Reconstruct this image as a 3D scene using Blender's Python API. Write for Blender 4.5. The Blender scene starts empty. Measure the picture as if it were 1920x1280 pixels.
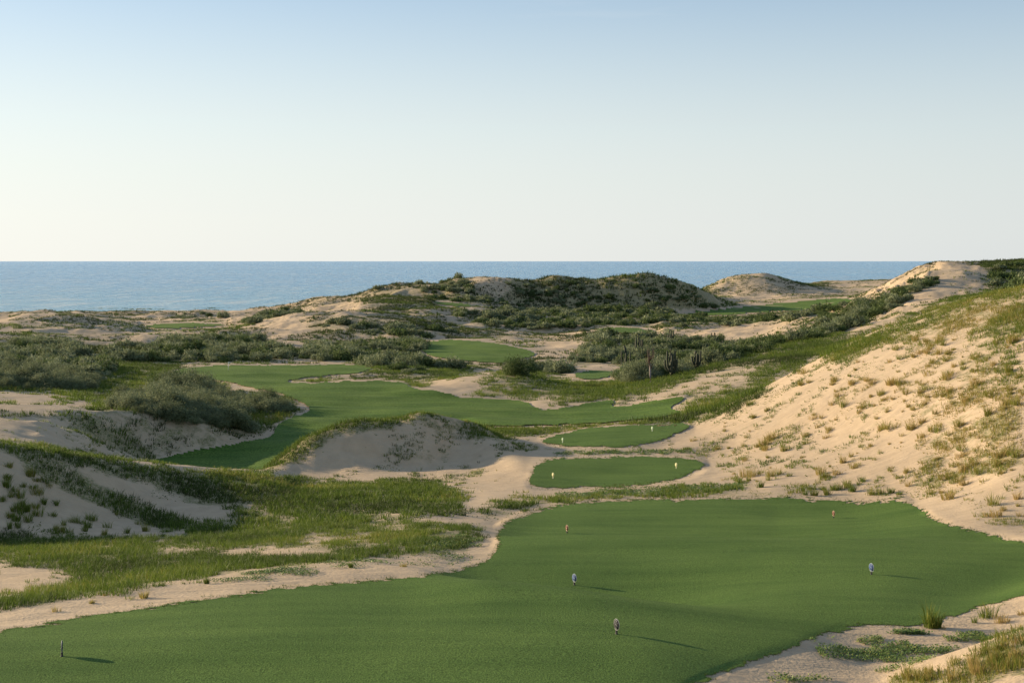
import bpy, bmesh, math, random
import numpy as np
from mathutils import Vector, Matrix

R = math.radians
C = bpy.context.scene.collection
random.seed(7)
rng = np.random.default_rng(11)

# ------------------------------------------------------------------ camera, sky, sun, exposure
F = 2667.0            # focal length in photo pixels (50 mm on a 36 mm wide frame)
CZ = 30.0             # height of the lens above the sea
U0, V0 = 960.0, 489.0

cam_d = bpy.data.cameras.new('camera')
cam_d.lens = 50.0
cam_d.sensor_width = 36.0
cam_d.shift_y = -(640.0 - V0) / 1920.0
cam_d.clip_start = 0.5
cam_d.clip_end = 200000.0
cam = bpy.data.objects.new('camera', cam_d)
cam.location = (0, 0, CZ)
cam.rotation_euler = (R(90), 0, 0)
C.objects.link(cam)
bpy.context.scene.camera = cam

SUN_EL, SUN_AZ = 12.8, -67.0        # azimuth from straight ahead, negative is left
w = bpy.data.worlds.new('World')
bpy.context.scene.world = w
w.use_nodes = True
nt = w.node_tree
bg = nt.nodes['Background']
sky = nt.nodes.new('ShaderNodeTexSky')
sky.sky_type = 'NISHITA'
sky.sun_disc = False
sky.sun_elevation = R(SUN_EL)
sky.sun_rotation = R(SUN_AZ)
sky.altitude = 0
sky.air_density = 1.0
sky.dust_density = 0.4
sky.ozone_density = 2.0
hs = nt.nodes.new('ShaderNodeHueSaturation')      # a thin marine veil: paler, more even sky
hs.inputs['Saturation'].default_value = 1.12
hs.inputs['Hue'].default_value = 0.512
gm = nt.nodes.new('ShaderNodeGamma')
gm.inputs['Gamma'].default_value = 0.75
nt.links.new(sky.outputs[0], hs.inputs['Color'])
nt.links.new(hs.outputs[0], gm.inputs['Color'])
tc = nt.nodes.new('ShaderNodeTexCoord')
sp = nt.nodes.new('ShaderNodeSeparateXYZ'); nt.links.new(tc.outputs['Generated'], sp.inputs[0])
hz = nt.nodes.new('ShaderNodeValToRGB')           # sea haze thickens towards the horizon
hz.color_ramp.interpolation = 'EASE'
hz.color_ramp.elements[0].position = 0.0; hz.color_ramp.elements[0].color = (0.86, 0.86, 0.86, 1)
hz.color_ramp.elements[1].position = 0.24; hz.color_ramp.elements[1].color = (0.0, 0.0, 0.0, 1)
nt.links.new(sp.outputs['Z'], hz.inputs[0])
lf = nt.nodes.new('ShaderNodeMapRange')           # brighter towards the sun's side
lf.inputs[1].default_value = 0.42; lf.inputs[2].default_value = -0.42; lf.inputs[3].default_value = 0.0; lf.inputs[4].default_value = 1.0
nt.links.new(sp.outputs['X'], lf.inputs[0])
hc = nt.nodes.new('ShaderNodeMix'); hc.data_type = 'RGBA'
hc.inputs[6].default_value = (2.84, 3.02, 3.14, 1); hc.inputs[7].default_value = (3.78, 3.83, 3.74, 1)
nt.links.new(lf.outputs[0], hc.inputs[0])
mp_ = nt.nodes.new('ShaderNodeMapping'); mp_.inputs['Scale'].default_value = (2.2, 2.2, 16); mp_.inputs['Rotation'].default_value = (0, R(7), 0)
nt.links.new(tc.outputs['Generated'], mp_.inputs[0])
cn = nt.nodes.new('ShaderNodeTexNoise'); cn.inputs['Scale'].default_value = 1.7; cn.inputs['Detail'].default_value = 6; cn.inputs['Roughness'].default_value = 0.55
nt.links.new(mp_.outputs[0], cn.inputs['Vector'])
cr = nt.nodes.new('ShaderNodeValToRGB')
cr.color_ramp.elements[0].position = 0.42; cr.color_ramp.elements[0].color = (0, 0, 0, 1)
cr.color_ramp.elements[1].position = 0.85; cr.color_ramp.elements[1].color = (0.42, 0.42, 0.42, 1)
nt.links.new(cn.outputs['Fac'], cr.inputs[0])
mx = nt.nodes.new('ShaderNodeMath'); mx.operation = 'MAXIMUM'
nt.links.new(hz.outputs[0], mx.inputs[0]); nt.links.new(cr.outputs[0], mx.inputs[1])
sm = nt.nodes.new('ShaderNodeMix'); sm.data_type = 'RGBA'
nt.links.new(mx.outputs[0], sm.inputs[0]); nt.links.new(gm.outputs[0], sm.inputs[6]); nt.links.new(hc.outputs[2], sm.inputs[7])
nt.links.new(sm.outputs[2], bg.inputs[0])
bg.inputs[1].default_value = 0.15

sd = bpy.data.lights.new('sun', 'SUN')
sd.energy = 4.8
sd.angle = R(0.5)
sd.color = (1.0, 0.80, 0.56)
so = bpy.data.objects.new('sun', sd)
d = Vector((math.sin(R(SUN_AZ)) * math.cos(R(SUN_EL)), math.cos(R(SUN_AZ)) * math.cos(R(SUN_EL)), math.sin(R(SUN_EL))))
so.rotation_euler = d.to_track_quat('Z', 'Y').to_euler()
so.location = (-200, 100, 80)
C.objects.link(so)

vs = bpy.context.scene.view_settings
vs.view_transform = 'Standard'
vs.look = 'None'
vs.exposure = 0.75
vs.gamma = 1.0
vs.use_curve_mapping = False

# ------------------------------------------------------------------ helpers
def tag(o, label=None, cat=None, group=None, kind=None):
    if label: o['label'] = label
    if cat: o['category'] = cat
    if group: o['group'] = group
    if kind: o['kind'] = kind
    return o

def link(name, me, mats, parent=None):
    o = bpy.data.objects.new(name, me)
    for m in (mats if isinstance(mats, (list, tuple)) else [mats]):
        me.materials.append(m)
    C.objects.link(o)
    if parent: o.parent = parent
    return o

def empty(name, loc, rz=0.0):
    o = bpy.data.objects.new(name, None)
    o.empty_display_size = 0.2
    o.location = loc
    o.rotation_euler = (0, 0, rz)
    C.objects.link(o)
    return o

def np_mesh(name, verts, loops, starts, totals, smooth=True, attrs=None):
    me = bpy.data.meshes.new(name)
    me.vertices.add(len(verts))
    me.vertices.foreach_set('co', np.ascontiguousarray(verts, dtype=np.float32).ravel())
    me.loops.add(len(loops))
    me.loops.foreach_set('vertex_index', np.ascontiguousarray(loops, dtype=np.int32))
    me.polygons.add(len(starts))
    me.polygons.foreach_set('loop_start', np.ascontiguousarray(starts, dtype=np.int32))
    me.polygons.foreach_set('loop_total', np.ascontiguousarray(totals, dtype=np.int32))
    if smooth:
        me.polygons.foreach_set('use_smooth', np.ones(len(starts), dtype=bool))
    for k, a in (attrs or {}).items():
        at = me.attributes.new(k, 'FLOAT', 'POINT')
        at.data.foreach_set('value', np.ascontiguousarray(a, dtype=np.float32))
    me.update(calc_edges=True)
    return me

def quads_mesh(name, verts, quads, **kw):
    n = len(quads)
    return np_mesh(name, verts, quads.ravel(), np.arange(n) * 4, np.full(n, 4), **kw)

def tris_mesh(name, verts, tris, **kw):
    n = len(tris)
    return np_mesh(name, verts, tris.ravel(), np.arange(n) * 3, np.full(n, 3), **kw)

# value noise
def _hash(ix, iy, s):
    h = (ix.astype(np.int64) * 374761393 + iy.astype(np.int64) * 668265263 + s * 974711) & 0xffffffff
    h = ((h ^ (h >> 13)) * 1274126177) & 0xffffffff
    h = h ^ (h >> 16)
    return (h & 0xffff) / 65535.0

def vnoise(x, y, s=0):
    ix, iy = np.floor(x), np.floor(y)
    fx, fy = x - ix, y - iy
    fx = fx * fx * fx * (fx * (fx * 6 - 15) + 10); fy = fy * fy * fy * (fy * (fy * 6 - 15) + 10)
    a, b = _hash(ix, iy, s), _hash(ix + 1, iy, s)
    c, e = _hash(ix, iy + 1, s), _hash(ix + 1, iy + 1, s)
    return (a * (1 - fx) + b * fx) * (1 - fy) + (c * (1 - fx) + e * fx) * fy

def fbm(x, y, s=0, o=4, g=0.5):
    t, amp, tot = 0, 1.0, 0
    for k in range(o):
        t = t + amp * vnoise(x * 2 ** k + 17.3 * k, y * 2 ** k - 9.1 * k, s + k)
        tot += amp
        amp *= g
    return t / tot

def sstep(a, b, x):
    t = np.clip((x - a) / (b - a), 0, 1)
    return t * t * (3 - 2 * t)

def pchip_slopes(x, y):
    h = np.diff(x, axis=0); dl = np.diff(y, axis=0) / h
    n = x.shape[0]
    m = np.zeros_like(y)
    w1 = 2 * h[1:] + h[:-1]; w2 = h[1:] + 2 * h[:-1]
    same = (dl[:-1] * dl[1:]) > 0
    with np.errstate(divide='ignore', invalid='ignore'):
        hm = (w1 + w2) / (w1 / dl[:-1] + w2 / dl[1:])
    m[1:-1] = np.where(same, hm, 0)
    m[0] = dl[0]; m[-1] = dl[-1]
    return m

def pchip(x, y, xq):
    """x, y (n), xq (q)"""
    x = np.asarray(x, float); y = np.asarray(y, float)
    m = pchip_slopes(x, y)
    k = np.clip(np.searchsorted(x, xq) - 1, 0, len(x) - 2)
    h = x[k + 1] - x[k]; s = np.clip((xq - x[k]) / h, 0, 1)
    return ((2 * s ** 3 - 3 * s ** 2 + 1) * y[k] + (s ** 3 - 2 * s ** 2 + s) * h * m[k]
            + (-2 * s ** 3 + 3 * s ** 2) * y[k + 1] + (s ** 3 - s ** 2) * h * m[k + 1])

# ------------------------------------------------------------------ the land: lofted through surveyed profile lines
# each profile runs left to right across the land: (bearing u, sight line v, distance Y in m)
def dv(drop, Y):
    return V0 + drop * F / Y
PROFILES = [
 [(-700, dv(8.0, 5), 5), (2700, dv(7.6, 5), 5)],
 [(-700, dv(8.6, 20), 20), (1300, dv(8.5, 20), 20), (1900, dv(8.2, 20), 20), (2700, dv(7.2, 20), 20)],
 [(-700, dv(8.6, 26), 26), (1200, dv(8.5, 26), 26), (1500, dv(8.75, 26), 26), (1640, dv(8.8, 26), 26), (1920, dv(8.0, 26), 26), (2700, dv(6.5, 26), 26)],
 [(-700, dv(8.65, 30), 30), (0, dv(8.6, 30), 30), (600, dv(8.48, 30), 30), (1180, dv(8.48, 30), 30), (1400, dv(8.75, 30), 30), (1500, dv(8.88, 30), 30), (1640, 1284, 30), (1720, 1254, 30), (1800, 1222, 30), (1920, 1178, 30), (2300, 1080, 30), (2700, 1000, 30)],
 [(-700, dv(8.75, 33), 33), (0, dv(8.75, 33), 33), (600, dv(8.55, 33), 33), (1050, dv(8.55, 33), 33), (1300, dv(8.68, 33), 33), (1500, dv(8.9, 33), 33), (1640, dv(9.15, 33), 33), (1800, dv(9.15, 33), 33), (1920, dv(9.05, 33), 33), (2300, dv(7.6, 33), 33), (2700, dv(6, 33), 33)],
 # lip of the first tee platform
 [(-700, 1240, 34), (0, 1150, 36.3), (200, 1116, 38.3), (400, 1086, 40.2), (640, 1060, 42), (800, 1074, 40.8), (900, 1088, 40), (1050, 1100, 39.2), (1180, 1118, 38.2), (1350, 1140, 36.9), (1500, 1160, 36), (1640, 1168, 36), (1800, 1150, 37), (1920, 1118, 38.2), (2300, 1000, 38), (2700, 900, 38)],
 [(-700, 1160, 40), (0, 1112, 42), (400, 1062, 46), (640, 1036, 48.5), (800, 1064, 45), (900, dv(9.84, 43.0), 43.0), (1050, dv(10.0, 42.0), 42.0), (1180, dv(10.08, 41.3), 41.3), (1300, dv(9.85, 41.0), 41.0), (1400, dv(9.60, 40.8), 40.8), (1500, dv(9.46, 40.4), 40.4), (1640, dv(9.46, 40.6), 40.6), (1800, 1108, 42), (1920, 1092, 43.5), (2300, 960, 44), (2700, 860, 44)],
 [(-700, 1134, 45), (0, 1077, 47.2), (400, 1041, 50), (640, 1019, 52), (800, 1034, 48.8), (900, dv(10.04, 47.0), 47.0), (1050, dv(10.08, 47.0), 47.0), (1180, dv(10.10, 47.2), 47.2), (1400, dv(9.98, 46.8), 46.8), (1500, dv(9.92, 46.6), 46.6), (1700, dv(9.85, 46.6), 46.6), (1920, 1056, 46.8), (2300, 930, 48), (2700, 830, 48)],
 # second platform
 [(-700, 1110, 50), (0, 1045, 53), (400, 1022, 55), (640, 1004, 55.8), (820, 1012, 52.4), (900, 1017, 51.6), (1000, 1012, 52.3), (1200, 1007, 53), (1400, 1006, 53), (1600, 1016, 52), (1750, 1026, 50.6), (1920, 1022, 50.5), (2300, 900, 52), (2700, 800, 52)],
 [(-700, 1060, 58), (0, 1004, 61), (400, 990, 64), (640, 972, 65), (800, 978, 61), (900, dv(11.15, 58.5), 58.5), (1000, dv(11.45, 58.0), 58.0), (1200, dv(11.55, 58.0), 58.0), (1400, dv(11.52, 58.0), 58.0), (1600, dv(11.15, 58), 58), (1750, 989, 57.5), (1920, 985, 57), (2300, 870, 58), (2700, 770, 58)],
 # left dune face / third platform
 [(-700, 880, 63), (0, 960, 63.5), (120, 972, 64.5), (250, 985, 66), (400, 962, 68.5), (640, 935, 73), (900, 952, 69), (1000, 951, 70), (1100, 943, 71), (1500, 937, 71.5), (1600, 943, 70.5), (1700, 934, 69.5), (1800, 920, 67.5), (1920, 900, 65), (2300, 790, 64), (2700, 690, 64)],
 # left dune crest, foot of the sandy mound
 [(-700, 720, 67), (-200, 790, 67.5), (0, 832, 68.5), (60, 846, 69.2), (130, 858, 71), (200, 866, 73.5), (300, 877, 77.5), (400, 883, 82), (500, 885, 87), (560, 886, 90.6), (700, 883, 91.2), (800, 877, 92.0), (860, 869, 93.4), (950, 880, 88), (1000, 898, 82.5), (1150, 905, 82), (1320, 900, 82), (1500, 884, 79.5), (1650, 878, 76), (1760, 876, 73), (1920, 842, 69.5), (2300, 700, 69), (2700, 600, 69)],
 # crest of the sandy mound, far edge of the fourth tee
 [(-700, 745, 78), (0, 848, 79), (130, 868, 82), (200, 874, 84), (300, 884, 89), (400, 889, 92), (480, 889, 95), (520, 872, 93.5), (560, 838, 94), (600, 814, 94.5), (640, 800, 94.9), (690, 792, 95.2), (740, 791, 95.8), (790, 778, 96.4), (830, 783, 97.4), (870, 793, 99), (920, 808, 99), (1000, 858, 92), (1100, 858, 92), (1320, 856, 92.5), (1500, 826, 89.5), (1700, 792, 82.5), (1920, 740, 76.5), (2300, 570, 75), (2700, 470, 75)],
 [(-700, 740, 94), (0, 806, 96), (80, 818, 98), (150, 840, 101), (250, 867, 114), (300, 874, 118), (400, 873, 118.5), (500, 873, 115), (600, 856, 105), (700, 832, 107), (790, 812, 108), (870, 812, 106.5), (920, 818, 105), (1000, 838, 98), (1100, 836, 98), (1220, 828, 99.5), (1300, 816, 100), (1420, 786, 98), (1500, 764, 96), (1700, 716, 90), (1920, 668, 84), (2300, 480, 82), (2700, 380, 82)],
 [(-700, 710, 101), (0, 784, 103), (80, 791, 105), (150, 815, 108), (250, 860, 118.3), (300, 864, 121), (400, 859, 122), (500, 853, 122), (600, 848, 117.5), (700, 832, 119), (800, 820, 118), (900, 804, 111), (1000, 808, 108), (1150, 798, 108.5), (1280, 795, 108.5), (1340, 778, 108), (1420, 742, 107), (1560, 686, 104), (1700, 640, 100.5), (1920, 592, 94), (2300, 400, 92), (2700, 300, 92)],
 # the long ridge of the right-hand dune
 [(-700, 720, 112), (0, 796, 109), (80, 800, 110.5), (150, 824, 114), (220, 846, 119.5), (300, 857, 123.2), (400, 845, 125), (500, 828, 128), (600, 816, 130), (700, 804, 133), (800, 799, 128), (900, 791, 115), (1000, 795, 114.5), (1150, 786, 115.5), (1240, 781, 116.5), (1310, 776, 114), (1420, 733, 114.5), (1490, 697, 114), (1560, 660, 113.5), (1640, 622, 112), (1700, 600, 111), (1800, 568, 108.5), (1920, 538, 105.5), (2300, 400, 104), (2700, 300, 104)],
 [(-700, 700, 124), (0, 764, 116), (100, 770, 118), (180, 780, 121), (240, 775, 125.3), (300, 780, 126.5), (400, 792, 128.3), (470, 807, 132.5), (540, 808, 135), (600, 801, 138), (700, 786, 145), (800, 780, 147), (900, 800, 136), (1000, 798, 138), (1150, 791, 138), (1280, 782, 138), (1420, 756, 132), (1560, 712, 130), (1700, 665, 130), (1920, 600, 128), (2300, 470, 126), (2700, 380, 126)],
 [(-700, 690, 144), (0, 746, 145), (200, 756, 148), (300, 764, 149), (400, 766, 151), (560, 760, 158), (700, 755, 162), (900, 771, 154), (1000, 777, 150.5), (1150, 772, 151), (1280, 760, 150), (1400, 741, 153), (1560, 700, 166), (1700, 650, 176), (1920, 597, 182), (2300, 500, 185), (2700, 420, 185)],
 [(-700, 680, 166), (0, 725, 166), (200, 735, 170), (400, 736, 176), (560, 728, 182), (700, 727, 183), (800, 728, 180), (900, 737, 175), (1000, 746, 170), (1150, 742, 168), (1300, 716, 173), (1400, 698, 177), (1500, 683, 181), (1600, 656, 190), (1700, 640, 200), (1920, 592, 206), (2300, 500, 210), (2700, 430, 210)],
 [(-700, 670, 190), (0, 704, 192), (200, 708, 200), (330, 710, 202), (560, 712, 200), (700, 716, 197), (780, 716, 196), (870, 705, 192), (960, 702, 192), (1040, 716, 190), (1100, 727, 185), (1150, 721, 191), (1250, 698, 200), (1350, 670, 208), (1450, 647, 215), (1560, 626, 222), (1650, 600, 228), (1780, 566, 233), (1920, 545, 236), (2300, 480, 240), (2700, 420, 240)],
 [(-700, 660, 215), (0, 690, 213), (330, 694, 221), (560, 696, 219), (700, 696, 221), (800, 701, 214), (900, 715, 206), (1040, 718, 205), (1150, 712, 212), (1250, 707, 220), (1350, 690, 230), (1450, 666, 240), (1560, 640, 250), (1650, 612, 260), (1780, 582, 270), (1920, 556, 275), (2300, 500, 280), (2700, 440, 280)],
 [(-700, 645, 258), (0, 662, 260), (200, 673, 255), (330, 681, 248), (560, 682, 247), (700, 681, 249), (800, 679, 253), (1000, 682, 254), (1150, 682, 255), (1350, 666, 272), (1450, 642, 290), (1560, 616, 300), (1650, 591, 305), (1750, 562, 310), (1850, 554, 315), (1920, 547, 315), (2300, 500, 320), (2700, 450, 320)],
 [(-700, 630, 300), (0, 641, 300), (200, 650, 298), (400, 656, 295), (600, 660, 288), (790, 657, 290), (900, 649, 302), (1000, 651, 302), (1150, 646, 310), (1300, 642, 320), (1420, 633, 325), (1500, 607, 335), (1600, 575, 340), (1680, 545, 345), (1750, 516, 350), (1800, 511, 352), (1850, 518, 356), (1920, 525, 360), (2300, 490, 365), (2700, 450, 365)],
 [(-700, 612, 350), (0, 619, 350), (200, 628, 352), (400, 632, 350), (600, 636, 345), (790, 638, 335), (900, 632, 346), (1000, 632, 350), (1150, 622, 372), (1240, 630, 360), (1350, 618, 368), (1430, 606, 374), (1500, 601, 378), (1560, 596, 380), (1650, 570, 386), (1750, 536, 394), (1840, 527, 400), (1920, 527, 402), (2300, 500, 405), (2700, 460, 405)],
 [(-700, 592, 400), (0, 599, 400), (100, 597, 404), (200, 604, 405), (280, 619, 408), (420, 619, 405), (500, 610, 400), (560, 593, 398), (640, 583, 398), (700, 591, 400), (800, 600, 400), (860, 612, 398), (1000, 611, 412), (1150, 606, 428), (1250, 612, 415), (1350, 608, 420), (1480, 606, 418), (1600, 592, 422), (1700, 548, 428), (1780, 503, 432), (1860, 500, 434), (1920, 498, 434), (2300, 470, 440), (2700, 440, 440)],
 [(-700, 606, 470), (0, 605, 468), (100, 604, 468), (280, 606, 455), (420, 606, 455), (500, 599, 455), (560, 600, 450), (640, 592, 450), (700, 576, 455), (800, 573, 460), (900, 581, 460), (1000, 593, 470), (1150, 593, 480), (1250, 598, 472), (1350, 594, 485), (1480, 587, 500), (1580, 577, 500), (1660, 541, 482), (1730, 510, 472), (1780, 498, 465), (1820, 498, 463), (1870, 499, 462), (1920, 494, 463), (2300, 455, 470), (2700, 430, 470)],
 [(-700, 590, 560), (0, 589, 560), (90, 583, 558), (180, 590, 552), (280, 597, 545), (420, 598, 540), (500, 589, 540), (560, 581, 535), (640, 572, 530), (700, 559, 520), (800, 556, 520), (900, 561, 525), (1000, 584, 533), (1150, 588, 535), (1250, 590, 535), (1350, 584, 550), (1480, 576, 575), (1600, 562, 580), (1660, 548, 545), (1780, 525, 535), (1920, 518, 530), (2300, 480, 530), (2700, 450, 530)],
 [(-700, 592, 640), (0, 591, 640), (280, 590, 640), (420, 590, 630), (500, 582, 620), (560, 573, 602), (600, 558, 590), (660, 556, 585), (720, 541, 570), (800, 530, 565), (900, 525, 560), (960, 530, 556), (1000, 535, 553), (1040, 524, 553), (1080, 528, 553), (1140, 524, 553), (1200, 520, 553), (1260, 529, 554), (1320, 551, 562), (1380, 570, 600), (1480, 563, 640), (1600, 556, 650), (1700, 552, 650), (1920, 530, 650), (2700, 480, 650)],
 [(-700, 586, 725), (0, 586, 725), (280, 585, 725), (560, 585, 725), (700, 588, 725), (800, 590, 720), (1200, 590, 720), (1300, 562, 722), (1340, 556, 722), (1400, 550, 722), (1480, 547, 724), (1600, 549, 740), (1730, 543, 740), (1920, 530, 740), (2700, 490, 740)],
 [(-700, 589, 800), (0, 588, 800), (560, 588, 800), (1200, 592, 790), (1280, 570, 780), (1310, 549, 775), (1345, 531, 772), (1390, 518, 771), (1430, 516, 772), (1470, 525, 778), (1520, 535, 790), (1600, 538, 805), (1730, 530, 812), (1920, 520, 815), (2700, 490, 815)],
 [(-700, 577, 1000), (1200, 577, 1000), (1320, 575, 1000), (1400, 548, 970), (1480, 540, 970), (1540, 530, 1050), (1600, 527, 1090), (1680, 522, 1110), (1760, 518, 1120), (1920, 512, 1120), (2700, 492, 1120)],
 [(-700, 560, 1500), (2700, 560, 1500)],
]

UQ = np.concatenate([np.arange(-700, -300, 10.0), np.arange(-300, -60, 4.0), np.arange(-60, 1980, 2.5), np.arange(1980, 2300, 4.0), np.arange(2300, 2701, 10.0)])
Yk = np.stack([np.exp(pchip([p[0] for p in pr], np.log([p[2] for p in pr]), UQ)) for pr in PROFILES])
Vk = np.stack([pchip([p[0] for p in pr], [p[1] for p in pr], UQ) for pr in PROFILES])
# rounded shoulders just in front of the two lawn crests
def shoulder(c, back, rise, ua, ub):
    global Yk, Vk
    Dc = (Vk - V0) * Yk / F
    wt = sstep(ua - 120, ua + 80, UQ) * (1 - sstep(ub - 560, ub + 40, UQ))
    Ye = Yk[c] - back
    f_ = np.clip((Ye - Yk[c - 1]) / (Yk[c] - Yk[c - 1]), 0.42, 0.95)
    Ye = Yk[c - 1] + f_ * (Yk[c] - Yk[c - 1])
    up = np.maximum(Dc[c] - rise * np.clip((Yk[c] - Ye) / back, 0, 1), Dc[c - 1] - 0.06)
    De = wt * up + (1 - wt) * (Dc[c - 1] + f_ * (Dc[c] - Dc[c - 1]))
    Yk = np.insert(Yk, c, Ye, axis=0); Vk = np.insert(Vk, c, V0 + De * F / Ye, axis=0)
shoulder(8, 2.8, 0.56, 950, 1700)
shoulder(5, 3.0, 0.70, 860, 1600)
for k in range(1, len(Yk)):
    Yk[k] = np.maximum(Yk[k], Yk[k - 1] * 1.012)
Tk = np.log(Yk)
TQ = np.concatenate([np.arange(math.log(5), math.log(24), 0.03), np.arange(math.log(24), math.log(1150), 0.0042),
                     np.arange(math.log(1150), math.log(1500), 0.03)])
# heights (not sight lines) are interpolated between profiles, column by column
Dk = (Vk - V0) * Yk / F
nu, ntq = len(UQ), len(TQ)
Mk = pchip_slopes(Tk, Dk)
DROP = np.empty((ntq, nu))
for j in range(nu):
    x, y, m = Tk[:, j], Dk[:, j], Mk[:, j]
    k = np.clip(np.searchsorted(x, TQ) - 1, 0, len(x) - 2)
    h = x[k + 1] - x[k]; s = np.clip((TQ - x[k]) / h, 0, 1)
    DROP[:, j] = ((2 * s ** 3 - 3 * s ** 2 + 1) * y[k] + (s ** 3 - 2 * s ** 2 + s) * h * m[k]
                  + (-2 * s ** 3 + 3 * s ** 2) * y[k + 1] + (s ** 3 - s ** 2) * h * m[k + 1])

def blur(a, r, axis):
    if r < 1: return a
    for _ in range(2):
        k = np.ones(2 * r + 1) / (2 * r + 1)
        p = [(0, 0), (0, 0)]; p[axis] = (r, r)
        b = np.pad(a, p, mode='edge')
        c = np.cumsum(b, axis=axis)
        z = np.zeros_like(np.take(c, [0], axis=axis))
        c = np.concatenate([z, c], axis=axis)
        n = a.shape[axis]
        hi = np.take(c, np.arange(2 * r + 1, 2 * r + 1 + n), axis=axis)
        lo = np.take(c, np.arange(0, n), axis=axis)
        a = (hi - lo) / (2 * r + 1)
    return a
DROP = blur(blur(DROP, 4, 1), 2, 0)

YG = np.exp(TQ)[:, None] * np.ones((1, nu))
XG = (UQ[None, :] - U0) / F * YG

# ------------------------------------------------------------------ outlines of lawns, grass and scrub as traced bearings/sight lines
RW, RH = 960, 640      # working raster, half the photo's pixels
yy, xx = np.mgrid[0:RH, 0:RW]
PX, PY = (xx + 0.5) * 2.0, (yy + 0.5) * 2.0

def inside(poly, X, Y):
    r = np.zeros(X.shape, bool)
    n = len(poly)
    for i in range(n):
        x1, y1 = poly[i]; x2, y2 = poly[(i + 1) % n]
        if y1 == y2: continue
        c = ((y1 > Y) != (y2 > Y)) & (X < (x2 - x1) * (Y - y1) / (y2 - y1) + x1)
        r ^= c
    return r

def poly_sdf(poly, X, Y):
    d2 = np.full(X.shape, 1e18)
    n = len(poly)
    for i in range(n):
        x1, y1 = poly[i]; x2, y2 = poly[(i + 1) % n]
        ex, ey = x2 - x1, y2 - y1
        t = np.clip(((X - x1) * ex + (Y - y1) * ey) / (ex * ex + ey * ey + 1e-9), 0, 1)
        d2 = np.minimum(d2, (X - x1 - t * ex) ** 2 + (Y - y1 - t * ey) ** 2)
    return np.where(inside(poly, X, Y), 1, -1) * np.sqrt(d2)

def smooth_poly(p, it=2):
    p = [tuple(map(float, q)) for q in p]
    for _ in range(it):
        q = []
        for i in range(len(p)):
            a, b = p[i], p[(i + 1) % len(p)]
            q += [(a[0] * .75 + b[0] * .25, a[1] * .75 + b[1] * .25), (a[0] * .25 + b[0] * .75, a[1] * .25 + b[1] * .75)]
        p = q
    return p

# lawns: name, outline, distance range
LAWNS = [
 ('tee_lawn', [(-200, 1215), (0, 1181), (130, 1160), (300, 1133), (450, 1112), (600, 1097), (760, 1085), (860, 1070), (915, 1050), (938, 1020), (928, 990), (975, 968), (1040, 950), (1120, 941), (1250, 936), (1420, 934), (1530, 937), (1600, 943), (1655, 938), (1695, 935), (1720, 955), (1775, 985), (1860, 1006), (1960, 1030), (2100, 1040), (2100, 1080), (1960, 1100), (1900, 1122), (1820, 1145), (1740, 1170), (1660, 1171), (1600, 1172), (1540, 1195), (1440, 1228), (1360, 1258), (1300, 1283), (1180, 1340), (900, 1420), (-200, 1420)], (20, 75)),
 ('tee_lawn', [(990, 916), (997, 885), (1010, 864), (1060, 856), (1180, 855), (1280, 857), (1320, 863), (1318, 878), (1270, 899), (1180, 910), (1080, 916)], (78, 95)),
 ('tee_lawn', [(1012, 828), (1040, 815), (1090, 806), (1170, 799), (1250, 796), (1296, 795), (1290, 806), (1240, 825), (1180, 838), (1090, 839), (1030, 836)], (96, 112)),
 ('fairway', [(275, 868), (330, 850), (400, 838), (470, 828), (515, 815), (520, 790), (590, 772), (560, 752), (520, 738), (560, 728), (600, 716), (700, 714), (760, 716), (770, 730), (830, 734), (850, 742), (905, 748), (990, 752), (1000, 766), (1050, 768), (1090, 757), (1160, 748), (1140, 766), (1200, 758), (1260, 746), (1290, 744), (1275, 757), (1250, 766), (1290, 772), (1240, 784), (1130, 794), (1000, 800), (900, 800), (800, 800), (640, 830), (560, 870), (520, 890), (400, 892), (290, 885)], (103.5, 205)),
 ('putting_green', [(315, 697), (360, 688), (430, 685), (560, 685), (660, 683), (700, 688), (690, 697), (640, 704), (560, 710), (530, 718), (580, 718), (600, 728), (540, 742), (470, 728), (400, 712), (340, 706)], (165, 250)),
 ('putting_green', [(788, 655), (790, 642), (830, 637), (880, 638), (940, 645), (985, 655), (1010, 664), (985, 674), (960, 681), (900, 681), (850, 676), (800, 668)], (240, 345)),
 ('tee_lawn', [(1074, 707), (1082, 697), (1128, 693), (1164, 697), (1142, 708), (1100, 713)], (200, 235)),
 ('putting_green', [(265, 612), (290, 607), (350, 605), (420, 608), (425, 612), (360, 617), (300, 619)], (385, 470)),
 ('fairway', [(1235, 584), (1300, 592), (1340, 594), (1440, 585), (1530, 582), (1600, 577), (1620, 563), (1560, 558), (1490, 566), (1400, 574), (1320, 580)], (470, 660)),
 ('fairway', [(805, 567), (830, 565), (880, 570), (890, 576), (840, 577)], (440, 540)),
 ('fairway', [(1110, 618), (1150, 613), (1200, 615), (1240, 622), (1215, 626), (1150, 624)], (340, 420)),
]
LAWNS = [(n, smooth_poly(p), yr) for n, p, yr in LAWNS]

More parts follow.
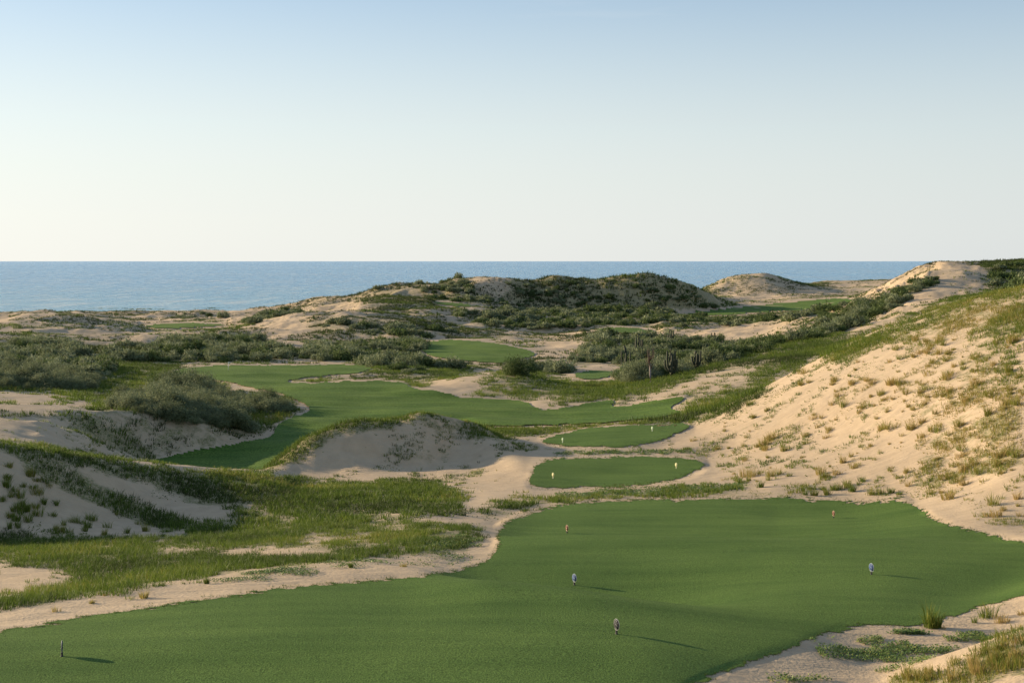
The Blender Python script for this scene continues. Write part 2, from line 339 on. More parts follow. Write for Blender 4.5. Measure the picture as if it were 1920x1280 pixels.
# terrain detail relief, kept off the lawns
VG = V0 + DROP * F / YG
lawn_near = np.full(VG.shape, -1e3)
for n, p, yr in LAWNS:
    us = [q[0] for q in p]; vv = [q[1] for q in p]
    m = (YG > yr[0] * 0.97) & (YG < yr[1] * 1.03) & (UQ[None, :] > min(us) - 60) & (UQ[None, :] < max(us) + 60) & (VG > min(vv) - 60) & (VG < max(vv) + 60)
    s = poly_sdf(p, np.broadcast_to(UQ[None, :], VG.shape)[m], VG[m])
    lawn_near[m] = np.maximum(lawn_near[m], s)
rough = 1 - sstep(-14, 4, lawn_near)
det = (fbm(XG / 9.0, YG / 9.0, 3, 4) - 0.5) * 0.55 + (fbm(XG / 2.2, YG / 2.2, 8, 3) - 0.5) * 0.16
det += (fbm(XG / 45.0, YG / 45.0, 5, 3) - 0.5) * 2.6 * sstep(120, 400, YG)
du_w = np.gradient(UQ)[None, :] / F * YG
gx = np.gradient(DROP, axis=1) / du_w
gy = np.gradient(DROP, axis=0) / np.gradient(YG, axis=0) - gx * XG / YG
steep = sstep(0.12, 0.40, blur(blur(np.hypot(gx, gy), 6, 1), 5, 0))
rdg = 1 - np.abs(2 * fbm(XG / 6.5, YG / 5.0, 141, 4, 0.55) - 1)
det += (rdg - 0.72) * 1.6 * steep * sstep(50, 90, YG) * (1 - 0.90 * sstep(1180, 1360, UQ[None, :]) * (1 - sstep(140, 200, YG)))
det += (1 - np.abs(2 * fbm(XG / 30.0, YG / 22.0, 151, 4, 0.5) - 1) - 0.72) * 2.6 * sstep(230, 420, YG) * (1 - 0.6 * sstep(640, 740, YG))
roll = (fbm(XG / 10.0, YG / 7.0, 31, 2) - 0.5) * (0.42 + 0.45 * sstep(90, 160, YG))
ZG = CZ - DROP + det * rough * sstep(22, 40, YG) * (0.55 + 0.9 * sstep(90, 300, YG)) + roll * (1 - rough)

def z_at(u, t):
    """height of the land at bearing u and log distance t (bilinear in the land's own grid)"""
    a = np.clip(np.interp(u, UQ, np.arange(nu)), 0, nu - 1.001)
    b = np.clip(np.interp(t, TQ, np.arange(ntq)), 0, ntq - 1.001)
    i, j = a.astype(int), b.astype(int)
    fa, fb = a - i, b - j
    return ((ZG[j, i] * (1 - fa) + ZG[j, i + 1] * fa) * (1 - fb) + (ZG[j + 1, i] * (1 - fa) + ZG[j + 1, i + 1] * fa) * fb)

def z_xy(x, y):
    x = np.asarray(x, float); y = np.asarray(y, float)
    return z_at(U0 + x / y * F, np.log(y))

VG = V0 + (CZ - ZG) * F / YG
run = np.minimum.accumulate(VG, axis=0)
VISIBLE = VG <= run + 0.6

def ground_point(u, v, ymin=24, ymax=1400):
    """where the sight line (u, v) meets the land"""
    ts = np.linspace(math.log(ymin), math.log(ymax), 6000)
    z = z_at(np.full(ts.shape, float(u)), ts)
    vv = V0 + (CZ - z) * F / np.exp(ts)
    k = np.argmax(vv <= v)
    y = math.exp(ts[k])
    return Vector(((u - U0) / F * y, y, float(z[k])))

# cover densities painted from the traced outlines
G = np.full((RH, RW), 0.0)
def put(poly, val):
    wob = (fbm(PX / 46.0, PY / 22.0, 201, 3) - 0.5) * 34
    G[inside(poly, PX + wob, PY + wob * 0.35)] = val
def spot(u, v, a, b, val):
    G[((PX - u) / a) ** 2 + ((PY - v) / b) ** 2 < 1] = val
put([(0, 575), (1920, 480), (1920, 640), (1600, 660), (1200, 730), (0, 740)], 0.52)
put([(0, 740), (260, 733), (280, 760), (530, 735), (570, 760), (500, 815), (300, 862), (160, 815), (250, 800), (100, 785), (0, 780)], 0.85)
spot(85, 766, 85, 9, 0.0); spot(50, 745, 70, 11, 0.08); spot(170, 757, 60, 3, 0.2)
put([(0, 784), (80, 791), (160, 815), (250, 862), (200, 858), (0, 826)], 0.10)
put([(60, 790), (130, 800), (190, 840), (150, 840)], 0.35)
put([(165, 770), (330, 770), (500, 806), (470, 830), (300, 865), (230, 845)], 0.60)
put([(110, 785), (170, 790), (290, 858), (262, 864), (160, 815)], 0.95)
put([(0, 640), (300, 650), (320, 690), (300, 722), (150, 735), (0, 735)], 0.75)
put([(180, 690), (320, 700), (310, 730), (150, 738)], 0.66)
# far dunes
put([(0, 585), (90, 580), (280, 612), (270, 632), (0, 640)], 0.40)
put([(250, 585), (560, 580), (560, 600), (430, 605), (260, 603)], 0.25)
put([(480, 605), (560, 585), (700, 570), (640, 588), (590, 605), (500, 640)], 0.10)
put([(570, 600), (640, 583), (860, 605), (960, 612), (860, 642), (600, 630)], 0.66)
put([(500, 620), (580, 615), (560, 640), (510, 645)], 0.15)
put([(560, 572), (610, 556), (680, 556), (640, 570)], 0.6)
put([(640, 545), (720, 520), (800, 510), (980, 510), (1000, 560), (880, 570), (700, 582)], 0.66)
put([(870, 510), (940, 510), (985, 545), (960, 556), (900, 545)], 0.42)
put([(770, 580), (930, 574), (950, 612), (850, 606)], 0.38)
put([(955, 515), (1200, 495), (1300, 520), (1350, 552), (1390, 588), (1100, 592), (960, 574)], 1.0)
put([(1310, 545), (1360, 500), (1440, 495), (1560, 530), (1560, 550), (1500, 558)], 0.5)
put([(1540, 530), (1730, 518), (1730, 550), (1580, 556)], 0.3)
put([(1310, 556), (1560, 552), (1500, 562), (1400, 572)], 0.12)
put([(600, 640), (790, 628), (1000, 628), (1100, 655), (1060, 672), (1000, 655), (900, 634), (700, 645)], 0.25)
put([(1240, 629), (1350, 612), (1500, 600), (1490, 614), (1400, 640), (1300, 642)], 0.03)
put([(1665, 580), (1690, 560), (1750, 514), (1840, 512), (1870, 540), (1800, 556)], 0.08)
put([(1815, 480), (1930, 470), (1930, 520), (1860, 515)], 0.95)
put([(1735, 514), (1790, 489), (1830, 495), (1840, 505), (1760, 520)], 0.1)
# left foreground
put([(0, 1006), (330, 1006), (640, 982), (890, 980), (905, 1008), (880, 1030), (700, 1048), (560, 1062), (420, 1078), (300, 1098), (150, 1125), (0, 1150)], 0.84)
spot(60, 1083, 85, 20, 0.16); spot(500, 1034, 130, 9, 0.2); spot(350, 1028, 80, 7, 0.3); spot(640, 1010, 80, 7, 0.3); spot(20, 1110, 40, 8, .2)
put([(0, 826), (120, 840), (270, 873), (420, 884), (540, 890), (640, 893), (800, 902), (872, 930), (865, 965), (640, 984), (330, 1006), (420, 965), (300, 930), (200, 900), (100, 870), (0, 848)], 0.9)
spot(700, 960, 90, 6, .4); spot(440, 955, 70, 10, .35); spot(620, 902, 90, 6, .45); spot(820, 945, 40, 6, .5)
put([(60, 858), (150, 876), (260, 905), (350, 938), (300, 940), (200, 905), (120, 885)], 0.25)
put([(10, 848), (100, 872), (230, 925), (370, 985), (330, 1000), (230, 982), (150, 940), (70, 898)], 1.0)
put([(0, 858), (60, 890), (150, 935), (240, 975), (320, 1003), (0, 1003)], 0.0)
put([(0, 965), (60, 975), (130, 1000), (0, 1006)], 0.45)
# sandy mound and hollow
put([(480, 890), (520, 840), (600, 785), (700, 760), (760, 765), (755, 795), (725, 812), (690, 806), (655, 822), (620, 826), (585, 845), (560, 862)], 1.0)
put([(740, 785), (770, 755), (850, 760), (900, 785), (880, 812), (800, 808)], 0.62)
put([(830, 775), (900, 780), (970, 798), (950, 832), (870, 826)], 0.72)
put([(700, 830), (800, 808), (880, 812), (860, 840), (760, 850)], 0.4)
put([(660, 826), (780, 818), (860, 830), (850, 872), (700, 874)], 0.4)
put([(545, 880), (590, 838), (700, 800), (720, 820), (640, 850), (640, 878)], 0.2)
put([(860, 790), (1000, 800), (1150, 780), (1290, 766), (1400, 740), (1440, 722), (1400, 762), (1296, 792), (1150, 794), (1010, 814), (890, 820)], 0.97)
put([(640, 882), (850, 872), (900, 842), (980, 820), (1015, 842), (960, 860), (920, 900), (875, 930), (800, 903)], 0.36)
put([(878, 925), (945, 872), (1000, 862), (990, 918), (900, 935)], 0.0)
put([(895, 948), (1000, 926), (1300, 905), (1500, 903), (1690, 930), (1500, 932), (1100, 938), (960, 966), (900, 985)], 0.62)
put([(1010, 842), (1200, 842), (1300, 838), (1370, 846), (1300, 853), (1010, 854)], 0.4)
# right-hand dune
put([(1290, 815), (1420, 745), (1560, 670), (1700, 640), (1920, 620), (1920, 1000), (1700, 930), (1370, 895)], 0.33)
put([(1640, 690), (1920, 640), (1920, 760), (1800, 780), (1640, 800), (1560, 760)], 0.46)
put([(1840, 640), (1920, 620), (1920, 740), (1800, 770), (1790, 700)], 0.60)
put([(1370, 890), (1500, 872), (1690, 895), (1690, 932), (1400, 920)], 0.32)
put([(1580, 660), (1700, 605), (1800, 600), (1760, 660), (1620, 690)], 0.30)
put([(1500, 720), (1600, 690), (1640, 740), (1560, 790), (1460, 800)], 0.21)
put([(1690, 590), (1920, 520), (1920, 640), (1840, 650), (1700, 660)], 0.55)
put([(1530, 664), (1600, 628), (1690, 590), (1710, 620), (1640, 652), (1570, 682)], 1.0)
put([(1640, 620), (1700, 585), (1920, 520), (1920, 564), (1760, 610), (1680, 645)], 0.68)
put([(1850, 600), (1920, 570), (1920, 630), (1870, 630)], 0.97)
put([(1740, 620), (1830, 598), (1840, 620), (1760, 640)], 0.7)
put([(1620, 725), (1750, 640), (1830, 610), (1780, 680), (1680, 745)], 0.42)
put([(1800, 755), (1920, 680), (1920, 850), (1780, 882), (1680, 920), (1740, 840)], 0.55)
put([(1840, 790), (1920, 745), (1920, 800), (1850, 835)], 0.85)
put([(1700, 912), (1800, 880), (1920, 846), (1920, 868), (1770, 905)], 0.9)
put([(1640, 1290), (1660, 1270), (1780, 1232), (1930, 1175), (1930, 1265), (1720, 1290)], 1.0)
put([(1700, 1262), (1800, 1232), (1920, 1200), (1920, 1215), (1760, 1256)], 0.3)
# slope beyond the dune ridge
put([(1000, 762), (1080, 735), (1200, 722), (1320, 686), (1450, 645), (1560, 622), (1700, 580), (1780, 560), (1640, 630), (1540, 662), (1430, 730), (1290, 776), (1130, 778)], 0.66)
put([(1000, 745), (1090, 715), (1220, 708), (1330, 670), (1460, 630), (1500, 632), (1400, 668), (1250, 722), (1120, 752)], 0.95)
put([(1150, 766), (1250, 732), (1420, 684), (1380, 716), (1260, 748)], 0.16)
put([(1300, 770), (1400, 730), (1450, 712), (1430, 736), (1330, 772)], 0.9)
put([(1400, 680), (1500, 645), (1560, 625), (1540, 640), (1470, 670)], 0.97)
put([(1600, 610), (1760, 562), (1700, 600), (1600, 640)], 0.35)
put([(1440, 672), (1520, 640), (1600, 636), (1560, 656), (1480, 700)], 0.95)
put([(868, 738), (920, 705), (1000, 703), (1100, 735), (1000, 752), (900, 748)], 0.72)
put([(790, 738), (900, 698), (935, 703), (850, 742)], 0.0)
put([(540, 716), (600, 705), (780, 706), (800, 722), (760, 715), (600, 716)], 0.5)
put([(700, 690), (860, 690), (900, 700), (800, 722), (720, 712)], 0.7)
put([(1055, 712), (1064, 690), (1140, 684), (1180, 692), (1155, 716)], 0.0)
put([(1005, 640), (1075, 638), (1085, 660), (1060, 674), (1010, 660)], 0.12)
G = blur(blur(G, 3, 0), 6, 1)

S = np.full((RH, RW), 0.0)
def bush(poly, val):
    m = inside(poly, PX, PY); S[m] = np.maximum(S[m], val)
bush([(205, 752), (330, 728), (420, 738), (490, 742), (522, 764), (512, 790), (476, 812), (400, 800), (330, 790), (270, 778)], 1.0)
bush([(0, 650), (60, 640), (130, 650), (215, 680), (205, 705), (140, 735), (0, 735)], 0.95)
bush([(180, 655), (300, 650), (350, 632), (480, 637), (510, 655), (560, 668), (500, 676), (200, 680)], 0.9)
bush([(560, 668), (600, 645), (785, 648), (790, 680), (880, 690), (870, 702), (760, 700), (700, 686), (580, 676)], 0.9)
bush([(965, 706), (985, 690), (1050, 684), (1092, 668), (1088, 645), (1110, 628), (1150, 616), (1230, 636), (1480, 645), (1300, 695), (1200, 718), (1165, 718), (1150, 692), (1080, 693), (1060, 706)], 0.9)
bush([(830, 585), (960, 578), (1350, 598), (1480, 596), (1640, 560), (1600, 594), (1450, 608), (1240, 618), (1000, 620), (900, 614)], 0.8)
bush([(580, 604), (690, 596), (860, 612), (840, 632), (620, 630)], 0.6)
bush([(1480, 635), (1530, 606), (1600, 582), (1660, 556), (1740, 522), (1760, 524), (1690, 570), (1600, 614), (1500, 645)], 0.95)
bush([(1840, 492), (1925, 486), (1925, 504), (1850, 506)], 0.5)
bush([(1830, 524), (1880, 514), (1920, 522), (1920, 542), (1850, 540)], 0.9)
bush([(700, 540), (740, 525), (860, 520), (900, 552), (960, 530), (960, 572), (860, 575)], 0.5)
bush([(950, 538), (1040, 534), (1120, 535), (1200, 530), (1270, 541), (1345, 574), (1340, 584), (1100, 592), (960, 576)], 0.9)
for _u, _v, _a, _b in ((1160, 546, 26, 4), (1275, 573, 42, 5), (1190, 570, 22, 4), (1060, 556, 20, 4), (940, 545, 30, 8)):
    S[((PX - _u) / _a) ** 2 + ((PY - _v) / _b) ** 2 < 1] = 0.0
bush([(440, 607), (470, 595), (560, 580), (560, 588), (480, 607)], 0.8)
bush([(1000, 720), (1040, 712), (1140, 722), (1160, 735), (1100, 730)], 0.25)
bush([(280, 586), (420, 590), (430, 606), (330, 606)], 0.25)
S[inside([(1050, 712), (1066, 688), (1135, 684), (1172, 692), (1160, 716)], PX, PY)] = 0.0
S[inside([(1000, 722), (1060, 704), (1150, 704), (1180, 735)], PX, PY)] *= 0.15
S = blur(blur(S, 1, 0), 1, 1)

def lookup(M, u, v):
    x = np.clip((np.asarray(u) / 2.0 - 0.5), 0, RW - 1.001); y = np.clip((np.asarray(v) / 2.0 - 0.5), 0, RH - 1.001)
    i, j = x.astype(int), y.astype(int); fx, fy = x - i, y - j
    return (M[j, i] * (1 - fx) + M[j, i + 1] * fx) * (1 - fy) + (M[j + 1, i] * (1 - fx) + M[j + 1, i + 1] * fx) * fy

# cover on the land grid: ground out of sight carries on what grows on the crest before it
def on_land(M):
    a = lookup(M, np.broadcast_to(UQ[None, :], VG.shape), VG)
    idx = np.where(VISIBLE, np.arange(ntq)[:, None], 0)
    idx = np.maximum.accumulate(idx, axis=0)
    return np.take_along_axis(a, idx, axis=0)
GL = on_land(G) * (YG > 26)
SL = on_land(S) * (YG > 100)
LN = np.full(VG.shape, -1e3)
for n, p, yr in LAWNS:
    us = [q[0] for q in p]; vv = [q[1] for q in p]
    m = (YG > yr[0]) & (YG < yr[1]) & (UQ[None, :] > min(us) - 40) & (UQ[None, :] < max(us) + 40) & (VG > min(vv) - 40) & (VG < max(vv) + 40)
    LN[m] = np.maximum(LN[m], poly_sdf(p, np.broadcast_to(UQ[None, :], VG.shape)[m], VG[m]))
OFF = 1 - sstep(-3, 1, LN)
GL = GL * OFF
SL = SL * OFF

def grid_sample(A, u, t):
    a = np.clip(np.interp(u, UQ, np.arange(nu)), 0, nu - 1.001)
    b = np.clip(np.interp(t, TQ, np.arange(ntq)), 0, ntq - 1.001)
    return A[b.astype(int), a.astype(int)]

# ------------------------------------------------------------------ materials
def nodes_of(name):
    m = bpy.data.materials.new(name)
    m.use_nodes = True
    t = m.node_tree
    return m, t, t.nodes['Principled BSDF'], t.nodes, t.links

def ramp(N, stops):
    r = N.new('ShaderNodeValToRGB')
    e = r.color_ramp.elements
    while len(e) < len(stops): e.new(0.5)
    for k, (p, c) in enumerate(stops):
        e[k].position = p; e[k].color = (*c, 1)
    return r

def noise(N, L, vec, scale, detail=4, rough=0.55):
    n = N.new('ShaderNodeTexNoise')
    n.inputs['Scale'].default_value = scale
    n.inputs['Detail'].default_value = detail
    n.inputs['Roughness'].default_value = rough
    if vec is not None: L.new(vec, n.inputs['Vector'])
    return n

def mix(N, L, fac, a, b, mode='MIX'):
    m = N.new('ShaderNodeMix'); m.data_type = 'RGBA'; m.blend_type = mode
    for sock, val in ((m.inputs[0], fac), (m.inputs[6], a), (m.inputs[7], b)):
        if hasattr(val, 'links'): L.new(val, sock)
        elif isinstance(val, tuple): sock.default_value = (*val, 1)
        else: sock.default_value = val
    return m.outputs[2]

def math_n(N, L, op, a, b=0.0, clamp=False):
    m = N.new('ShaderNodeMath'); m.operation = op; m.use_clamp = clamp
    for sock, val in ((m.inputs[0], a), (m.inputs[1], b)):
        if hasattr(val, 'links'): L.new(val, sock)
        else: sock.default_value = val
    return m.outputs[0]

def ground_material():
    m, t, P, N, L = nodes_of('dune_ground')
    geo = N.new('ShaderNodeNewGeometry')
    pos = geo.outputs['Position']
    at = N.new('ShaderNodeAttribute'); at.attribute_name = 'cover'
    n1 = noise(N, L, pos, 0.10, 3)
    n2 = noise(N, L, pos, 1.3, 5)
    sand = ramp(N, [(0.3, (0.47, 0.355, 0.218)), (0.7, (0.57, 0.44, 0.28))])
    L.new(n1.outputs['Fac'], sand.inputs[0])
    sand2 = mix(N, L, 0.35, sand.outputs[0], ramp_out(N, L, n2.outputs['Fac'], [(0.3, (0.36, 0.27, 0.17)), (0.7, (0.57, 0.44, 0.285))]))
    # low creeping cover, patchy where grass grows
    n3 = noise(N, L, pos, 0.9, 6, 0.65)
    n4 = noise(N, L, pos, 5.0, 4, 0.6)
    s = math_n(N, L, 'ADD', at.outputs['Fac'], math_n(N, L, 'MULTIPLY', math_n(N, L, 'SUBTRACT', n3.outputs['Fac'], 0.5), 1.6))
    fac = math_n(N, L, 'MULTIPLY', math_n(N, L, 'SUBTRACT', s, 0.50), 4.0, True)
    n8 = noise(N, L, pos, 7.0, 3, 0.7)
    fac = math_n(N, L, 'MULTIPLY', fac, ramp_out(N, L, n8.outputs['Fac'], [(0.36, (0.15, 0.15, 0.15)), (0.62, (0.85, 0.85, 0.85))]))
    veg = ramp_out(N, L, n4.outputs['Fac'], [(0.3, (0.055, 0.080, 0.016)), (0.55, (0.105, 0.135, 0.028)), (0.75, (0.19, 0.18, 0.055))])
    col = mix(N, L, fac, sand2, veg)
    L.new(col, P.inputs['Base Color'])
    P.inputs['Roughness'].default_value = 0.95
    P.inputs['Specular IOR Level'].default_value = 0.15
    # wind ripples and grain
    mp = N.new('ShaderNodeMapping'); mp.inputs['Rotation'].default_value = (0, 0, R(-28)); mp.inputs['Scale'].default_value = (0.5, 2.2, 1)
    L.new(pos, mp.inputs['Vector'])
    n5 = noise(N, L, mp.outputs['Vector'], 1.6, 4, 0.6)
    n6 = noise(N, L, pos, 9.0, 4, 0.6)
    mp2 = N.new('ShaderNodeMapping'); mp2.inputs['Rotation'].default_value = (0, 0, R(-54)); mp2.inputs['Scale'].default_value = (0.16, 1.3, 1)
    L.new(pos, mp2.inputs['Vector'])
    n7 = noise(N, L, mp2.outputs['Vector'], 0.8, 5, 0.6)
    h = math_n(N, L, 'ADD', math_n(N, L, 'MULTIPLY', n5.outputs['Fac'], 0.09), math_n(N, L, 'MULTIPLY', n6.outputs['Fac'], 0.04))
    h = math_n(N, L, 'ADD', h, math_n(N, L, 'MULTIPLY', n7.outputs['Fac'], 0.15))
    b = N.new('ShaderNodeBump'); b.inputs['Strength'].default_value = 0.8; b.inputs['Distance'].default_value = 1.0
    L.new(h, b.inputs['Height']); L.new(b.outputs[0], P.inputs['Normal'])
    return m

def ramp_out(N, L, fac, stops):
    r = ramp(N, stops)
    L.new(fac, r.inputs[0])
    return r.outputs[0]

def lawn_material(name, c1, c2, grain):
    m, t, P, N, L = nodes_of(name)
    geo = N.new('ShaderNodeNewGeometry'); pos = geo.outputs['Position']
    n1 = noise(N, L, pos, 0.16, 4)
    mp = N.new('ShaderNodeMapping'); mp.inputs['Scale'].default_value = (0.22, 1.5, 1.0); mp.inputs['Rotation'].default_value = (0, 0, R(8))
    L.new(pos, mp.inputs['Vector'])
    n2 = noise(N, L, mp.outputs['Vector'], 0.7, 4)
    n3 = noise(N, L, pos, grain, 3, 0.7)
    a = math_n(N, L, 'ADD', math_n(N, L, 'MULTIPLY', n1.outputs['Fac'], 0.5), math_n(N, L, 'MULTIPLY', n2.outputs['Fac'], 0.5))
    base = ramp_out(N, L, a, [(0.35, c1), (0.65, c2)])
    g = ramp_out(N, L, n3.outputs['Fac'], [(0.3, (0.35, 0.38, 0.33)), (0.7, (1.65, 1.6, 1.5))])
    col = mix(N, L, 1.0, base, g, 'MULTIPLY')
    L.new(col, P.inputs['Base Color'])
    P.inputs['Roughness'].default_value = 0.9
    P.inputs['Specular IOR Level'].default_value = 0.05
    P.inputs['Sheen Weight'].default_value = 0.05 if name == 'tee_turf' else 0.02
    P.inputs['Sheen Roughness'].default_value = 0.35
    P.inputs['Sheen Tint'].default_value = (0.75, 0.9, 0.4, 1)
    b = N.new('ShaderNodeBump'); b.inputs['Strength'].default_value = 0.8; b.inputs['Distance'].default_value = 0.05
    L.new(n3.outputs['Fac'], b.inputs['Height']); L.new(b.outputs[0], P.inputs['Normal'])
    return m

def sea_material():
    m, t, P, N, L = nodes_of('sea_water')
    geo = N.new('ShaderNodeNewGeometry'); pos = geo.outputs['Position']
    def mapped(sx, sy, rot):
        mp = N.new('ShaderNodeMapping'); mp.inputs['Scale'].default_value = (sx, sy, 1.0); mp.inputs['Rotation'].default_value = (0, 0, R(rot))
        L.new(pos, mp.inputs['Vector']); return mp.outputs['Vector']
    n1 = noise(N, L, mapped(0.35, 1.0, 12), 0.045, 8, 0.68)     # waves
    n2 = noise(N, L, mapped(0.06, 0.010, 4), 1.0, 5, 0.62)      # cat's-paws in the roughness; also drives sky reflections painted into the colour
    n3 = noise(N, L, mapped(0.0008, 0.0022, 8), 1.0, 4, 0.55)
    g = math_n(N, L, 'ADD', math_n(N, L, 'MULTIPLY', n2.outputs['Fac'], 0.75), math_n(N, L, 'MULTIPLY', n3.outputs['Fac'], 0.25))
    col = ramp_out(N, L, g, [(0.36, (0.105, 0.29, 0.43)), (0.50, (0.21, 0.44, 0.60)), (0.64, (0.36, 0.585, 0.72))])  # sky glinting off wave facets, painted in as lighter and darker blues
    sx_ = N.new('ShaderNodeSeparateXYZ'); L.new(pos, sx_.inputs[0])
    mr = N.new('ShaderNodeMapRange'); mr.inputs[1].default_value = 850; mr.inputs[2].default_value = 1900; mr.inputs[3].default_value = 0.55; mr.inputs[4].default_value = 0.0
    L.new(sx_.outputs['Y'], mr.inputs[0])
    col = mix(N, L, mr.outputs[0], col, (0.26, 0.52, 0.58))
    L.new(col, P.inputs['Base Color'])
    L.new(ramp_out(N, L, g, [(0.36, (0.10, 0.10, 0.10)), (0.64, (0.38, 0.38, 0.38))]), P.inputs['Roughness'])
    P.inputs['IOR'].default_value = 1.33
    b = N.new('ShaderNodeBump'); b.inputs['Strength'].default_value = 1.0; b.inputs['Distance'].default_value = 14.0
    L.new(n1.outputs['Fac'], b.inputs['Height']); L.new(b.outputs[0], P.inputs['Normal'])
    return m

def leaf_material(name, stops, rough=0.6, trans=0.25, attr='tint'):
    m, t, P, N, L = nodes_of(name)
    at = N.new('ShaderNodeAttribute'); at.attribute_name = attr
    oi = N.new('ShaderNodeObjectInfo')
    f = math_n(N, L, 'ADD', at.outputs['Fac'], math_n(N, L, 'MULTIPLY', math_n(N, L, 'SUBTRACT', oi.outputs['Random'], 0.5), 0.3), True)
    col = ramp_out(N, L, f, stops)
    L.new(col, P.inputs['Base Color'])
    P.inputs['Roughness'].default_value = rough
    P.inputs['Specular IOR Level'].default_value = 0.25
    tr = N.new('ShaderNodeBsdfTranslucent'); L.new(col, tr.inputs['Color'])
    ms = N.new('ShaderNodeMixShader'); ms.inputs[0].default_value = trans
    L.new(P.outputs[0], ms.inputs[1]); L.new(tr.outputs[0], ms.inputs[2])
    L.new(ms.outputs[0], N['Material Output'].inputs['Surface'])
    return m

def plain(name, col, rough=0.5, metal=0.0, var=0.25, scale=30):
    m, t, P, N, L = nodes_of(name)
    tc = N.new('ShaderNodeTexCoord')
    n = noise(N, L, tc.outputs['Object'], scale, 4)
    a = tuple(c * (1 - var) for c in col); b = tuple(min(1, c * (1 + var)) for c in col)
    L.new(ramp_out(N, L, n.outputs['Fac'], [(0.3, a), (0.7, b)]), P.inputs['Base Color'])
    P.inputs['Roughness'].default_value = rough
    P.inputs['Metallic'].default_value = metal
    return m

M_ground = ground_material()
M_tee = lawn_material('tee_turf', (0.060, 0.118, 0.026), (0.108, 0.178, 0.042), 24)
M_fair = lawn_material('fairway_turf', (0.058, 0.116, 0.022), (0.118, 0.182, 0.038), 6)
M_green = lawn_material('green_turf', (0.075, 0.135, 0.027), (0.125, 0.190, 0.042), 6)
M_sea = sea_material()
M_grass = leaf_material('dune_grass_blades', [(0.0, (0.042, 0.060, 0.014)), (0.20, (0.076, 0.124, 0.016)), (0.45, (0.146, 0.200, 0.028)), (0.70, (0.27, 0.235, 0.050)), (1.0, (0.44, 0.32, 0.12))], 0.6, 0.4)
M_shrub = leaf_material('shrub_leaves', [(0.0, (0.095, 0.115, 0.050)), (0.5, (0.175, 0.205, 0.098)), (1.0, (0.30, 0.33, 0.185))], 0.75, 0.32)
M_vine = leaf_material('vine_leaves', [(0.0, (0.075, 0.135, 0.028)), (0.6, (0.15, 0.22, 0.045)), (1.0, (0.30, 0.31, 0.08))], 0.4, 0.25)

# ------------------------------------------------------------------ ground and sea
def grid_quads(nr, nc):
    i = np.arange(nr - 1)[:, None] * nc + np.arange(nc - 1)[None, :]
    return np.stack([i, i + 1, i + nc + 1, i + nc], -1).reshape(-1, 4)
gv = np.stack([XG, YG, ZG], -1).reshape(-1, 3)
cover = np.maximum(GL, SL * 0.8)
ground = link('ground', quads_mesh('ground', gv, grid_quads(ntq, nu), attrs={'cover': cover.ravel()}), M_ground)
tag(ground, kind='structure')

sx = np.tan(np.linspace(-1.2, 1.2, 60))
sy = np.exp(np.linspace(math.log(500), math.log(90000), 60))
SX = sx[None, :] * sy[:, None]; SY = np.broadcast_to(sy[:, None], SX.shape)
sea = link('sea', quads_mesh('sea', np.stack([SX, SY, np.zeros_like(SX)], -1).reshape(-1, 3), grid_quads(60, 60)), M_sea)
tag(sea, kind='structure')

# ------------------------------------------------------------------ lawns: sheets of turf lying on the land
def ragged(x, y):
    r = (fbm(x * 0.7, y * 0.5, 40, 4, 0.65) - 0.5) * 16 + (fbm(x * 3.2, y * 5.0, 44, 3) - 0.5) * 14 * (1 - 0.75 * sstep(60, 110, y))
    return r * np.clip(70 / y, 0.25, 1.0)
FRINGE = []
for n, p, yr in LAWNS:
    us = [q[0] for q in p]; vv = [q[1] for q in p]
    u0, u1 = max(-160, min(us) - 12), min(2080, max(us) + 12)
    du = 1.3
    ua = np.arange(u0, u1, du)
    ta = [math.log(yr[0])]
    while ta[-1] < math.log(yr[1]):
        v_here = max(60, (9.0 if math.exp(ta[-1]) < 40 else 12 if math.exp(ta[-1]) < 110 else 17) * F / math.exp(ta[-1]))
        ta.append(ta[-1] + 1.0 / v_here)
    ta = np.array(ta)
    UU, TT = np.meshgrid(ua, ta)
    YY = np.exp(TT); XX = (UU - U0) / F * YY
    ZZ = z_at(UU, TT)
    V_ = V0 + (CZ - ZZ) * F / YY
    s = np.full(UU.shape, -99.0)
    m = (V_ > min(vv) - 12) & (V_ < max(vv) + 12)
    s[m] = poly_sdf(p, UU[m], V_[m])
    rag = ragged(XX, YY)
    keep = (s + rag) > 0
    fq = keep[:-1, :-1] & keep[1:, :-1] & keep[:-1, 1:] & keep[1:, 1:]
    lift = 0.006 + 0.00022 * YY + 0.012 * sstep(2, 16, s) + 0.06 * sstep(94, 110, YY)
    vts = np.stack([XX, YY, ZZ + lift], -1).reshape(-1, 3)
    q = grid_quads(*UU.shape)[fq.ravel()]
    used, inv = np.unique(q.ravel(), return_inverse=True)
    me = quads_mesh(n, vts[used], inv.reshape(-1, 4))
    o = link(n, me, M_tee if n == 'tee_lawn' else M_fair if n == 'fairway' else M_green)
    if yr[1] < 115:      # where stray blades of turf creep out over the sand
        e = (s + rag > -5) & (s + rag < 3)
        fy, fx = np.nonzero(e)
        FRINGE.append((UU[fy, fx], YY[fy, fx], (s + rag)[fy, fx]))
    tag(o, kind='structure')
